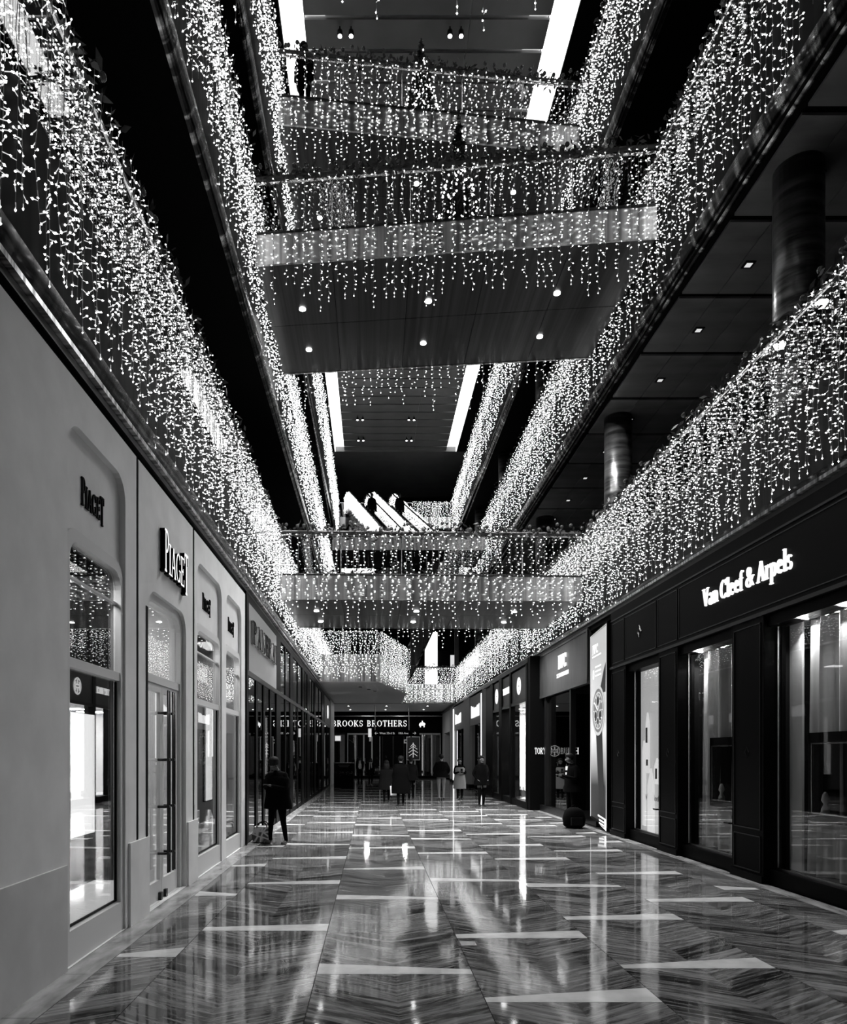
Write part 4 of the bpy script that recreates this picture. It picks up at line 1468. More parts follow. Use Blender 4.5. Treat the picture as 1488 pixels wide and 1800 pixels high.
# ------------------------------------------------------------------ right: grey stone front with two openings, then a plain light wall
gs = struct('wall_right_grey')
XG = 5.05
for a, b in ((31.2, 33.0), (37.3, 39.6), (44.9, 46.7)):
    box('pier', (XG, XG + .5, a, b, .18, 4.78), M['grey_wall'], gs)
    box('skirting', (XG - .02, XG + .5, a, b, 0, .18), M['black'], gs)
box('pier', (XG - .1, XG + .4, 29.4, 31.2, 0, 4.78), M['black'], gs)
box('head_band', (XG, XG + .5, 31.2, 52.9, 4.78, 4.9), M['black_steel'], gs)
for i, (a, b) in enumerate(((33.0, 37.3), (39.6, 44.9))):
    o = struct(f'window_{20 + i}')
    box('fascia_panel', (XG + .04, XG + .3, a + .25, b, 3.25, 4.70), M['grey_wall'], o)
    MB().box(XG + .15, XG + .162, a, b, .1, 3.25).build('pane', M['glass_dark'], o)
    for k in (1, 2):
        y = a + (b - a) * k / 3
        box('mullion', (XG + .1, XG + .2, y - .06, y + .06, 0, 3.25), M['black'], o)
    yl = a + .02 if i == 0 else b - .35
    MB().box(XG - .01, XG + .05, yl, yl + .22, .15, 4.6).build('light_strip', M['strip'], o)
    m = (a + b) / 2 + .1
    t = thing('shop_sign', ('white glowing wavy-topped plaque over the nearer opening of the grey stone front', 'white glowing wavy-topped plaque over the farther opening of the grey stone front')[i], 'sign', (XG + .03, m, 3.9))
    w = 1.35
    pts = [(0, w, -.30), (0, -w, -.28), (0, -w, .30)] + [(0, -w + 2 * w * q, .16 + .16 * abs(2 * q - 1) ** 1.5 - .04 * sin(q * 22)) for q in np.linspace(.05, .95, 12)] + [(0, w, .34)]
    MB().prism(pts, (-.03, 0, 0)).build('lit_face', M['letter'], t)
shell('shop_lining', XG + .3, XG + 2.0, 33.0, 44.9, .0, 3.4, M['dark'], gs, '-x')
lit_board('bright narrow lit screen in the nearer opening of the grey stone front', XG + .5, 34.4, 35.4, .9, 2.2, M['lit_panel'], facing=-1)
box('plain_wall', (XG + .12, XG + .5, 46.7, 52.95, 3.3, 4.78), M['grey_wall'], gs)
box('plain_wall', (XG + .12, XG + .5, 46.7, 47.6, .1, 3.3), M['grey_wall'], gs)
box('plain_wall', (XG + .12, XG + .5, 51.5, 52.95, .1, 3.3), M['grey_wall'], gs)
box('recess_back', (XG + .6, XG + .65, 47.6, 51.5, 0, 3.3), M['wood'], gs)
box('backing', (XR + .5, XR + .6, Y0, 53, 3.5, 4.95), M['black_matt'], gs)


# ================================================================== END OF THE MALL
es = struct('wall_far')
box('soffit', (-9, XR + .1, 45.2, YB, 4.97, 5.2), M['pale'], es)
box('head_band', (-9, XR, YB - .1, YB + .3, 4.62, 4.97), M['black'], es)
MB().box(-9, XR, YB - .16, YB - .1, 4.60, 4.66).build('moulding', M['steel'], es)
box('frieze', (-9, XR, YB - .05, YB + .3, 3.42, 4.60), M['black'], es)
sign_word('BROOKS BROTHERS', 'shop_sign', 'white lit BROOKS BROTHERS letters on the black frieze at the far end', 'sign', (-3.02, YB - .06, 3.86), (1, 0, 0), .45, .04, (0, -1, 0), M['letter'], width=5.55, space=.55, gap=.1)
t = thing('fleece_emblem', 'white hanging-fleece emblem right of the far shop name', 'sign', (3.68, YB - .06, 4.02))
mb = MB()
for a0 in (0,):
    mb.prism([(.2 * cos(q) * (1.15 if abs(cos(q)) > .6 else .9), 0, .02 + .13 * sin(q)) for q in np.linspace(0, 2 * pi, 15)[:-1]], (0, -.04, 0))
for x, z0, z1 in ((-.14, -.22, -.05), (.13, -.22, -.05), (.0, .1, .26), (-.2, -.12, .02)):
    mb.prism([(x - .04, 0, z0), (x + .04, 0, z0), (x + .04, 0, z1), (x - .04, 0, z1)], (0, -.04, 0))
mb.build('emblem', M['letter'], t)
for i, (a, b) in enumerate(((-2.95, -2.05), (-1.9, .55), (.7, 2.35), (2.5, 5.05))):
    o = struct(f'window_{25 + i}')
    mb = MB()
    mb.box(a, b, YB, YB + .08, 3.25, 3.36)
    n = (2, 4, 2, 4)[i]
    for k in range(n + 1):
        x = a + (b - a) * k / n
        mb.box(x - .05, x + .05, YB, YB + .08, .2, 3.3)
    mb.build('window_frame', M['grey_wall'] if i in (1, 3) else M['black_steel'], o)
    box('sill', (a, b, YB - .02, YB + .1, 0, .2), M['black'], o)
    MB().box(a, b, YB + .04, YB + .05, .2, 3.3).build('pane', M['glass'], o)
for a, b in ((-9, -2.95), (.55, .7), (-2.05, -1.9), (2.35, 2.5), (5.05, 5.3)):
    box('pier', (a, b, YB - .02, YB + .2, 0, 3.42), M['black'], es)
shell('shop_lining', -3.5, 5.2, YB + .1, YB + 4.5, 0, 3.6, M['dark'], es, '-x')
box('shop_back', (-3.5, 5.2, YB + 4.4, YB + 4.5, 0, 3.6), M['wood'], es)
gl = [(-1.85, 2.28), (-1.62, 2.36), (-1.55, 2.12), (-1.5, 2.0), (-1.2, 2.33), (-1.06, 2.48), (-1.0, 2.3), (-1.09, 2.14), (-.78, 2.33), (-.72, 2.15), (-.55, 2.46), (-.35, 2.38), (-.1, 2.44), (-1.28, 2.28)]
for k, (x, z) in enumerate(gl):
    t = thing('globe_pendant', ORD[sorted(g[0] for g in gl).index(x)] + ' glowing glass globe from the left in the far shop lamp cluster', 'pendant lamp', (x, YB + 1.2 + .3 * (k % 3), z), 'globe lamps in the far shop')
    MB().ball((0, 0, 0), .105, 12, 8).build('globe', M['globe'], t, True)
    MB().tube([(0, 0, .1), (0, 0, 3.6 - z)], .008, 5).build('cord', M['black'], t)
for lbl, x, z, w, h, mt in (('small lit notice in the leftmost window of the far shop', -2.6, 2.75, .5, .45, 'lit_soft'), ('framed board with a white branch drawing in the far shop window', 3.0, 1.35, 1.0, 1.75, 'poster_dark')):
    t = thing('window_board', lbl, 'board', (x, YB - .10, z))
    MB().box(-w / 2, w / 2, 0, .05, 0, h).build('frame', M['grey_frame'], t)
    MB().box(-w / 2 + .05, w / 2 - .05, -.01, 0, .05, h - .05).build('print', M[mt], t)
    if mt == 'poster_dark':
        mb = MB()
        mb.tube([(0, -.02, .2), (0, -.02, 1.3)], .02, 5)
        for zz, ww in ((.45, .3), (.7, .34), (.95, .3), (1.15, .2)):
            mb.tube([(-ww, -.02, zz - .14), (0, -.02, zz + .08), (ww, -.02, zz - .14)], .016, 5)
        mb.build('branch_drawing', M['lit_soft'], t)
for x in (2.55, 2.9, 3.45):
    pass
fr = thing('wall_frame', 'small bright picture frame, one of three above the branch board', 'picture frame', (2.45, YB - .06, 3.3 - .55), 'three small frames over the branch board')
mb = MB()
mb.box(-.14, .14, -.03, 0, -.14, .14)
mb.build('frame', M['white'], fr)
MB().box(-.07, .07, -.04, -.03, -.07, .07).build('print', M['poster_dark'], fr)
for dx, dz in ((.4, .3), (.85, 0)):
    c = copy_tree(fr)
    c.location = (2.45 + dx, YB - .06, 2.75 + dz)
t = thing('display_table', 'dark display table with small lit goods in the right far shop window', 'table', (3.9, YB + .7, .0))
MB().box(-.7, .7, -.3, .3, .75, .8).build('tabletop', M['wood'], t)
for x in (-.62, .62):
    for y in (-.24, .24):
        MB().box(x - .03, x + .03, y - .03, y + .03, 0, .75).build('leg', M['wood'], t)
t2 = thing('table_lamp', 'small white shaded lamp on the far shop display table', 'lamp', (4.05, YB + .7, .8))
MB().lathe([(.09, 0), (.02, .03), (.02, .3)], (0, 0, 0), 10).build('base', M['steel'], t2)
MB().lathe([(.2, .28), (.11, .62)], (0, 0, 0), 12).build('lamp_shade', M['globe'], t2)
lamp('shop_ceiling_lamp', (-1, YB + 2.5, 3.5), 2.5, 45)
lamp('shop_ceiling_lamp', (3.4, YB + 2.0, 3.5), 1.5, 30)
for x in (-1.6, .9, 3.6):
    for y in (46.8, 50.4):
        t = thing('soffit_downlight', f'{["left", "middle", "right"][(-1.6, .9, 3.6).index(x)]} round downlight in the {"front" if y < 48 else "back"} row of the pale far soffit', 'downlight', (x, y, 4.97), 'downlights in the far soffit')
        MB().lathe([(.09, 0), (.09, -.02), (.06, -.021)], (0, 0, 0), 12).build('trim_ring', M['steel'], t)
        MB().lathe([(.055, -.015), (.055, -.025)], (0, 0, 0), 12).build('lens', M['downlight'], t)
for x in (-.4, 2.2):
    lamp('soffit_lamp', (x, 49, 4.9), .3, 60)
# dim left opening beyond the shopfront corner
box('side_wall', (-9, -8.8, 43.8, YB, 0, 5), M['grey_wall'], es)

# hanging direction sign
hs = thing('direction_sign', 'black hanging direction sign on two rods before the far shop', 'sign', (1.38, 46.0, 2.94))
MB().box(-1.45, 1.62, -.06, .06, 0, .40).build('panel', M['black'], hs)
MB().box(-1.68, -1.47, -.07, .07, -.05, .5).build('end_plate', M['lit_soft'], hs)
for x in (-1.24, .95):
    MB().tube([(x, 0, .4), (x, 0, 2.03)], .03, 8).build('rod', M['steel'], hs)
plain_text('West 33rd St', 'lettering', (-.95, -.062, .14), .18, (1, 0, 0), (0, 0, 1), M['paper_back'], hs)
plain_text('10th Ave', 'lettering', (.25, -.062, .14), .18, (1, 0, 0), (0, 0, 1), M['paper_back'], hs)
for x, s in ((-1.15, -1), (1.3, 1)):
    mb = MB()
    mb.tube([(x - .1, -.065, .2), (x + .1, -.065, .2)], .014, 4)
    mb.tube([(x + .02 * s, -.065, .28), (x + .1 * s, -.065, .2), (x + .02 * s, -.065, .12)], .014, 4)
    mb.build('arrow', M['paper_back'], hs)

# free-standing notice planter
kp = thing('notice_planter', 'black free-standing notice board with a planter, near the left pier', 'notice board', (-1.52, 37.3, 0))
MB().box(-.52, .52, -.12, .12, 0, .75).build('planter_box', M['black'], kp)
MB().box(-.52, .52, -.03, .03, .75, 1.30).build('board', M['black_matt'], kp)
MB().box(-.54, .54, -.04, .04, 1.30, 1.33).build('top_rail', M['steel'], kp)
mb = MB()
for k, (w, z) in enumerate(((.3, 1.18), (.24, 1.1))):
    mb.box(-w, w, -.035, -.03, z, z + .03)
mb.build('printed_lines', M['cloth_grey'], kp)
n = 140
C = np.stack([rng.uniform(-.48, .48, n), rng.uniform(-.12, .02, n), .72 + rng.uniform(-.08, .14, n)], 1)
d1 = rng.normal(0, 1, (n, 3)); d1 /= np.linalg.norm(d1, axis=1)[:, None]
d2 = np.cross(d1, rng.normal(0, 1, (n, 3))); d2 /= np.linalg.norm(d2, axis=1)[:, None]
V = np.stack([C - d1 * .05, C + d2 * .03, C + d1 * .05, C - d2 * .03], 1).reshape(-1, 3)
b_ = np.arange(n)[:, None] * 4
Fc = np.concatenate([b_ + [0, 1, 2], b_ + [0, 2, 3]])
link('flowers', np_mesh('flowers', V, Fc, np.zeros(len(Fc), int), [M['cloth_grey']]), kp, 'stuff')

# ------------------------------------------------------------------ level-two landing at the far left, end gallery, pillar
lg = struct('landing_slab', (0, 0, 0), 'pale-bottomed landing on the second floor at the far left')
out = [(-2.6, 32.0), (.26, 32.0), (1.8, 37.5), (1.8, 44.9), (-2.6, 44.9)]
MB().prism([(x, y, 5.0) for x, y in out], (0, 0, 1.25)).build('deck', M['pale'], lg)
fa = MB()
fa.prism([(-2.4, 31.96, 5.03), (.27, 31.96, 5.03), (.27, 31.99, 5.03), (-2.4, 31.99, 5.03)], (0, 0, 1.22))
fa.build('fascia', M['brush_x'], lg)
fa = MB()
fa.prism([(.29, 31.97, 5.03), (1.83, 37.47, 5.03), (1.81, 37.48, 5.03), (.27, 31.98, 5.03)], (0, 0, 1.22))
fa.build('fascia', M['brush_x'], lg)
for k, (x, y) in enumerate(((-.6, 34.2), (-.2, 35.4), (.1, 36.4))):
    MB().lathe([(.09, 0), (.09, -.02), (.05, -.025)], (x, y, 5.0), 10).build('downlight', M['black_steel'], lg)
railing([(-2.3, 32.06), (.2, 32.06), (1.72, 37.5)], 6.25)
light_curtain('thin curtain of fairy lights along the front of the far left landing', [(-2.2, 31.88), (.28, 31.88)], 7.32, 2.1, .12, .08, .013)
light_curtain('dense curtain of fairy lights on the slanted side of the far left landing', [(.36, 31.95), (1.92, 37.5)], 7.32, 2.3, .12, .085, .010)
eg = struct('end_gallery', (0, 0, 0), 'second floor gallery crossing the far end')
MB().box(-8, 5.4, 45.0, 57, 5.0, 6.2).build('deck', M['dark'], eg)
MB().box(-2.3, 5.2, 44.93, 45.0, 5.0, 6.2).build('fascia', M['brush_x'], eg)
railing([(-2.2, 45.1), (5.2, 45.1)], 6.2)
light_curtain('curtain of fairy lights on the second floor gallery across the far end', [(-2.2, 44.85), (5.2, 44.85)], 7.25, 2.2, .11, .08, .016)
garland('dark leafy garland on the second floor handrail across the far end', [(-2.2, 44.95), (5.2, 44.95)], 7.28, 0)
p2 = MB().box(3.55, 4.35, 47.9, 48.6, 6.2, 10.0).build('pillar_white', M['lit_panel'], None, kind='structure')  # lit look put into emission; no lamp shines on the pillar
p2['label'] = 'white pillar with an added glow behind the far end gallery'
t = thing('kiosk_window', 'dark framed window box beside the bright white pillar', 'kiosk', (5.0, 48.3, 6.2))
MB().box(-.6, .75, -.1, .9, 0, 2.6).build('body', M['black'], t)
MB().box(.25, .55, -.13, -.1, 1.3, 2.3).build('lit_face', M['lit_soft'], t)

# third and fourth floor end galleries
for z, lab, xx in ((Z3, 'third', -2.3), (Z4, 'fourth', -2.3)):
    g = struct('end_gallery', (0, 0, 0), f'{lab} floor gallery across the far end')
    MB().box(-8, 12, 48.1, 57, z - .75, z).build('deck', M['dark'], g)
    MB().box(CL, CR, 48.03, 48.1, z - .75, z).build('fascia', M['brush_x'], g)
    railing([(CL, 48.2), (CR, 48.2)], z)
    light_curtain(f'curtain of fairy lights on the {lab} floor gallery across the far end', [(2.6 if z == Z4 else CL, 47.95), (CR, 47.95)], z + 1.05, 1.9, .12, .09, .017)


# ------------------------------------------------------------------ escalators
def escalator(label, ptop, pbot, width, lights=True, lab2=None):
    """inclined truss, balustrades, handrails and steps between two landings; ptop / pbot = middle of the walkway"""
    T, B = Vector(ptop), Vector(pbot)
    d = (B - T)
    hd = Vector((d.x, d.y, 0)).normalized()
    side = Vector((-hd.y, hd.x, 0))
    e = thing('escalator', label, 'escalator', B)
    rel = lambda p: p - B
    w = width / 2
    T2 = T - hd * 1.2
    B2 = B + hd * 1.2
    for s in (-1, 1):
        o = side * (s * (w + .14))
        o2 = side * (s * (w + .02))
        pts = [T2 + Vector((0, 0, -1.1)), T + Vector((0, 0, -1.1)), B + Vector((0, 0, -1.1)), B2 + Vector((0, 0, -.5)), B2 + Vector((0, 0, .25)), B + Vector((0, 0, .25)), T + Vector((0, 0, .25)), T2 + Vector((0, 0, .25))]
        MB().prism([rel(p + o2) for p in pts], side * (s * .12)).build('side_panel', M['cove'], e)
        g = [T2 + Vector((0, 0, .25)), T + Vector((0, 0, .25)), B + Vector((0, 0, .25)), B2 + Vector((0, 0, .25)), B2 + Vector((0, 0, .95)), B + Vector((0, 0, .95)), T + Vector((0, 0, .95)), T2 + Vector((0, 0, .95))]
        MB().prism([rel(p + side * (s * (w + .06))) for p in g], side * .012).build('balustrade_pane', M['glass_rail'], e)
        hr = [rel(p + side * (s * (w + .06)) + Vector((0, 0, 1.0))) for p in (T2, T, B, B2)]
        MB().tube(hr, .045, 8).build('handrail', M['black'], e, True)
        MB().tube([p + Vector((0, 0, -.72)) for p in hr], .02, 6).build('light_strip', M['lit_soft'], e)
    pts = [T2 + Vector((0, 0, -1.1)), T + Vector((0, 0, -1.1)), B + Vector((0, 0, -1.1)), B2 + Vector((0, 0, -.5))]
    for a, b in zip(pts[:-1], pts[1:]):
        MB().prism([rel(a - side * w), rel(b - side * w), rel(b + side * w), rel(a + side * w)], (0, 0, .04)).build('underside_panel', M['soffit'], e)
    n = int(abs(d.z) / .21)
    st = None
    for k in range(n):
        p = T + d * ((k + .5) / n)
        if st is None:
            st = MB().prism([side * -w + hd * -.2, side * w + hd * -.2, side * w + hd * .2, side * -w + hd * .2], (0, 0, -.2)).build('step', M['black_steel'], e)
            c = st
        else:
            c = link('step', st.data, e)
        c.location = rel(p)
    if lights:
        for s, nm in ((-1, 'one'), (1, 'other')):
            o = side * (s * (w + .2))
            pl = [T2 + o, T + o, B + o, B2 + o]
            slope = (B - T).z / Vector((d.x, d.y, 0)).length
            l0 = 1.2
            l1 = l0 + Vector((d.x, d.y, 0)).length

            def zt(q, T=T, l0=l0, l1=l1, slope=slope):
                return T.z + 1.05 + slope * min(max(q - l0, 0), l1 - l0)
            lc = light_curtain('', [(p.x, p.y) for p in pl], zt, 1.0, .05, .085, .016, lay=.03)
            for m_ in list(lc.children):
                m_.parent = e
                m_.location = m_.location + lc.location - B
            bpy.data.objects.remove(lc)
    return e


escalator('far escalator between upper floors, left one of the pair', (-.92, 46.3, Z4), (1.4, 36.6, Z3), 1.0, True, 'left far escalator')
escalator('far escalator between upper floors, right one of the pair', (.72, 46.3, Z4), (3.04, 36.6, Z3), 1.0, True, 'right far escalator')
escalator('lower far escalator whose dark underside shows beside the landing', (3.35, 40.2, 10.8), (1.5, 43.2, 6.85), 1.0, False, '')
l3 = struct('landing_slab', (0, 0, 0), 'third floor landing at the foot of the paired escalators')
MB().box(-1.9, 5.4, 33.4, 36.5, Z3 - .6, Z3).build('deck', M['dark'], l3)
MB().box(-1.9, 5.4, 33.34, 33.4, Z3 - .6, Z3).build('fascia', M['brush_x'], l3)
for x in (2.0, 4.2):
    box('post', (x - .1, x + .1, 35.6, 35.8, 6.2, Z3 - .6), M['black_steel'], l3)
ls = thing('light_bar', 'long horizontal light bar behind the lowest footbridge railing', 'lamp', (-.72, 33.8, 10.38))
MB().box(-.79, .79, -.05, .05, 0, .19).build('lens', M['strip'], ls)
MB().box(-.81, .81, -.06, .06, .19, .25).build('housing', M['black'], ls)
for x in (-.5, .5):
    MB().tube([(x, 0, .25), (x, 0, .97)], .015, 6).build('rod', M['steel'], ls)


# ------------------------------------------------------------------ fir trees on the footbridges
def fir(label, loc, h, r):
    t = thing('christmas_tree', label, 'tree', loc)
    MB().lathe([(.16, 0), (.13, .28)], (0, 0, 0), 10).build('pot', M['black'], t)
    MB().tube([(0, 0, .25), (0, 0, h * .95)], [.05, .012], 7).build('trunk', M['wood'], t)
    n = 2600
    u = 1 - np.sqrt(rng.uniform(0, 1, n)) * .98
    z = .3 + u * (h - .3)
    tier = .72 + .28 * ((u * 9) % 1.0 < .55)
    rad = r * (1 - u) * tier * np.sqrt(rng.uniform(.12, 1, n)) + .015
    th = rng.uniform(0, 2 * pi, n)
    C = np.stack([rad * np.cos(th), rad * np.sin(th), z - rad * .25], 1)
    d1 = np.stack([np.cos(th), np.sin(th), rng.uniform(-.6, .3, n)], 1) + rng.normal(0, .3, (n, 3))
    d1 /= np.linalg.norm(d1, axis=1)[:, None]
    d2 = np.cross(d1, rng.normal(0, 1, (n, 3))); d2 /= np.linalg.norm(d2, axis=1)[:, None]
    V = np.stack([C - d1 * .07, C + d2 * .02, C + d1 * .07, C - d2 * .02], 1).reshape(-1, 3)
    b = np.arange(n)[:, None] * 4
    Fc = np.concatenate([b + [0, 1, 2], b + [0, 2, 3]])
    link('needles', np_mesh('needles', V, Fc, np.zeros(len(Fc), int), [M['needle']]), t, 'stuff')
    mb = MB()
    for k in range(110):
        q = 1 - math.sqrt(random.random()) * .95
        a = random.uniform(0, 6.28)
        rr = r * (1 - q) * .95 + .03
        mb.ball((rr * cos(a), rr * sin(a), .3 + q * (h - .35)), .02, 5, 4)
    mb.build('tree_lights', M['bulb'], t, kind='stuff')
    MB().ball((0, 0, h), .05, 8, 6).build('topper', M['bauble'], t, True)
    return t


fir('slim fir tree with lights on the highest footbridge', (1.26, 18.6, Z4), 2.6, .55)
fir('dark fir tree with few lights on the middle footbridge', (1.76, 14.6, Z3), 2.85, .50)


# ================================================================== PEOPLE
def person(label, loc, h, face=0.0, pose='walk', top='cloth_black', legs='cloth_black', coat=None, coat_len=.50, hair='short', bulk=1.0, lean=0.0, holds=None, bow=0.0, hem=None, stance=None):
    """one figure grown from a skeleton; face = heading angle about z (0 looks toward the camera, -y)"""
    k = h / 1.75
    root = thing('person', label, 'person', loc, None, face)
    V, E, R, MT = [], [], [], []

    def add(p, r, parent=None, m=1):
        V.append(Vector(p) * k)
        R.append(r * k)
        MT.append(m)
        if parent is not None:
            E.append((parent, len(V) - 1))
        return len(V) - 1
    stance = stance or pose
    st = {'walk': (.16, -.18), 'stand': (.02, -.03), 'astride': (0.0, -.02)}.get(stance if stance in ('walk', 'stand', 'astride') else 'stand')
    sp = .19 if stance == 'astride' else .09
    pel = add((0, 0, .95), .135 * bulk, None, 2)
    ly = lambda z: -lean * (z - .95)
    sp1 = add((0, ly(1.12), 1.12), .125 * bulk, pel)
    ch = add((0, ly(1.33), 1.33), .145 * bulk, sp1)
    nk = add((0, ly(1.47), 1.47), .075, ch)
    by = -.09 * bow
    n2 = add((0, ly(1.55) + by * .4, 1.54), .052, nk, 0)
    hd0 = add((0, ly(1.6) + by - .01, 1.60 - .02 * bow), .072, n2, 0)
    hd1 = add((0, ly(1.68) + by * 1.2 - .01, 1.665 - .03 * bow), .088, hd0, 0)
    hd2 = add((0, ly(1.72) + by * 1.2, 1.715 - .04 * bow), .062, hd1, 0)
    nose = add((0, ly(1.63) + by * 1.2 - .105, 1.625 - .05 * bow), .014, hd0, 0)
    for s in (-1, 1):
        add((s * .088, ly(1.64) + by * 1.1 + .005, 1.64 - .03 * bow), .014, hd1, 0)      # ears
    hands = []
    for s in (-1, 1):
        shd = add((s * .185, ly(1.42), 1.415), .066 * bulk, ch)
        if pose == 'phone' or (holds == 'phone' and s == 1):
            el = add((s * .25, ly(1.15) - .04, 1.13), .050 * bulk, shd)
            wr_ = add((s * .09, ly(1.2) - .30, 1.20), .034, el)
        elif pose == 'pockets':
            el = add((s * .30, ly(1.15) + .06, 1.14), .052 * bulk, shd)
            wr_ = add((s * .20, ly(.98) - .06, .96), .036, el)
        else:
            sw = (.10 if pose == 'walk' else .02) * s
            el = add((s * .245, ly(1.13) + .03 - sw * .4, 1.13), .050 * bulk, shd)
            wr_ = add((s * .265, ly(.9) - .05 - sw, .90), .034, el)
        a = V[wr_] / k
        f = (a - V[el] / k).normalized()
        side = Vector((s, 0, 0)) if abs(f.x) < .8 else Vector((0, -1, 0))
        pm_ = add(a + f * .06, .030, wr_, 0)
        c = Vector(V[pm_]) / k
        for q, (off, ln) in enumerate(((-.027, .07), (-.009, .08), (.009, .076), (.027, .06))):
            ax = Vector((0, -1, 0)) if abs(f.y) < .7 else Vector((1, 0, 0))
            b1 = add(c + ax * off + f * .035, .0105, pm_, 0)
            b2 = add(c + ax * off * 1.05 + f * (.035 + ln * .5) - side * .006, .0095, b1, 0)
            add(c + ax * off * 1.05 + f * (.03 + ln) - side * .022, .0085, b2, 0)
        ax = Vector((0, -1, 0)) if abs(f.y) < .7 else Vector((-s, 0, 0))
        t1 = add(c + ax * .045 - f * .01, .0115, pm_, 0)
        add(c + ax * .060 + f * .03, .0095, t1, 0)
        hands.append(c * k)
    for i, s in enumerate((-1, 1)):
        yo = st[i] * -1
        hip = add((s * .095, 0, .88), .098 * bulk, pel, 2)
        kn = add((s * (.095 + (sp - .09) * .5), yo * .45 - .03, .50), .066, hip, 2)
        an = add((s * sp, yo, .10), .043, kn, 2)
        hl = add((s * sp, yo + .03, .045), .043, an, 3)
        add((s * (sp + .01), yo - .10, .038), .040, hl, 3)
        add((s * (sp + .02), yo - .18, .032), .028, len(V) - 1, 3)
    me = bpy.data.meshes.new('body')
    me.from_pydata(V, E, [])
    ob = bpy.data.objects.new('body_build', me)
    COL.objects.link(ob)
    sk = ob.modifiers.new('skin', 'SKIN')
    for i, sv in enumerate(me.skin_vertices[0].data):
        sv.radius = (R[i], R[i])
        sv.use_root = (i == 0)
    sub = ob.modifiers.new('sub', 'SUBSURF')
    sub.levels = 1
    dg = bpy.context.evaluated_depsgraph_get()
    bm = bpy.data.meshes.new_from_object(ob.evaluated_get(dg))
    bpy.data.objects.remove(ob)
    for m in (M['skin'], M[top], M[legs], M['shoe']):
        bm.materials.append(m)
    co = np.array([p[:] for p in V])
    for f in bm.polygons:
        c = np.array(f.center[:])
        f.material_index = MT[int(np.argmin(((co - c) ** 2).sum(1) - (np.array(R) ** 2)))]
        f.use_smooth = True
    link('body', bm, root)
    hx, hy, hz = 0, (ly(1.67) + by * 1.2) * k, (1.675 - .03 * bow) * k
    mb = MB()
    mb.ball((hx, hy + .012 * k, hz + .02 * k), .103 * k, 12, 8, 1, 1.12, 1.0)
    hb_ = mb
    if hair == 'long':
        hb_.lathe([(.105 * k, 0), (.12 * k, -.12 * k), (.13 * k, -.28 * k), (.08 * k, -.34 * k)], (hx, hy + .035 * k, hz), 12, 1.05, .75)
    elif hair == 'hat':
        hb_.lathe([(.112 * k, -.01), (.112 * k, .06 * k), (.08 * k, .115 * k), (.02, .13 * k)], (hx, hy, hz + .02 * k), 12)
    # the cap of hair leaves the face free
    vs = [Vector(v) for v in hb_.v]
    for i, v in enumerate(vs):
        if hair != 'hat' and v.y < hy - .03 * k and v.z < hz + .045 * k:
            vs[i].y = max(v.y, hy - .035 * k)
    hb_.v = [tuple(v) for v in vs]
    hb_.build('hair' if hair != 'hat' else 'knit_hat', M['hair'], root, True)
    fc = MB()
    for s in (-1, 1):
        fc.ball((s * .033 * k, hy - .082 * k, hz - .022 * k), .012 * k, 8, 6)
    fc.build('eye', M['hair'], root, True)
    MB().box(-.022 * k, .022 * k, hy - .088 * k, hy - .075 * k, hz - .088 * k, hz - .080 * k).build('mouth', M['cloth_dark'], root)
    if coat:
        zb = 1.0 - coat_len
        prof = [(.165 * bulk, 1.40), (.205 * bulk, 1.33), (.195 * bulk, 1.15), (.20 * bulk, .98), (.23 * bulk, .80 if zb < .75 else zb + .1), (.235 * bulk, zb)]
        if hem:
            prof[-1] = (hem, zb)
        mb = MB()
        N = 20
        vs, fs = [], []
        for r, z in prof[::-1]:
            for q in range(N):
                t = 2 * pi * q / N
                vs.append((r * 1.08 * cos(t) * k, (ly(z) + r * .72 * sin(t)) * k, z * k))
        for i in range(len(prof) - 1):
            for q in range(N):
                fs.append((i * N + q, i * N + (q + 1) % N, (i + 1) * N + (q + 1) % N, (i + 1) * N + q))
        mb.add(vs, fs)
        mb.build('coat', M[coat], root, True)
    if holds == 'phone' or pose == 'phone':
        c = (hands[0] + hands[1]) / 2 if pose == 'phone' else hands[1]
        ph = MB()
        ph.box(c.x - .04, c.x + .04, c.y - .06, c.y - .05, c.z - .04, c.z + .12)
        ph.cur = 1
        ph.box(c.x - .036, c.x + .036, c.y - .05, c.y - .048, c.z - .036, c.z + .116)
        t = thing('phone', 'phone held up by the ' + label[:1].lower() + ' '.join(label.split()[:7])[1:], 'phone', (0, 0, 0))
        o = ph.build('body', [M['black'], M['lit_soft']], t)
        t.location = loc
        t.rotation_euler = (0, 0, face)
    return root, hands


PP = []
person('person in a loose black jacket standing astride by the black shopfront at left', (-1.83, 13.7, 0), 1.64, radians(-28), 'phone', 'cloth_black', 'cloth_black', 'cloth_black', .28, 'hat', 1.3, .05, bow=1.0, hem=.3, stance='astride')
person('short person in a puffy black coat walking away, left of the centre group', (.49, 25.6, 0), 1.50, pi, 'walk', 'cloth_black', 'cloth_black', 'cloth_dark', .45, 'long', 1.35)
person('tall person in a long black coat walking away in the middle of the mall', (.94, 23.96, 0), 1.66, pi, 'walk', 'cloth_black', 'cloth_black', 'cloth_black', .55, 'short', 1.3)
person('person in a short dark jacket just right of the tall walker', (1.46, 27.2, 0), 1.60, pi, 'walk', 'cloth_dark', 'cloth_black', 'cloth_dark', .18, 'short', 1.25)
person('person in pale grey trousers and black jacket, hands in pockets', (2.62, 27.2, 0), 1.72, pi, 'pockets', 'cloth_black', 'cloth_grey', 'cloth_black', .12, 'short', 1.25)
person('person in an open grey coat coming forward with hands raised', (3.33, 27.3, 0), 1.56, radians(5), 'phone', 'cloth_black', 'cloth_black', 'cloth_grey', .52, 'short', 1.1)
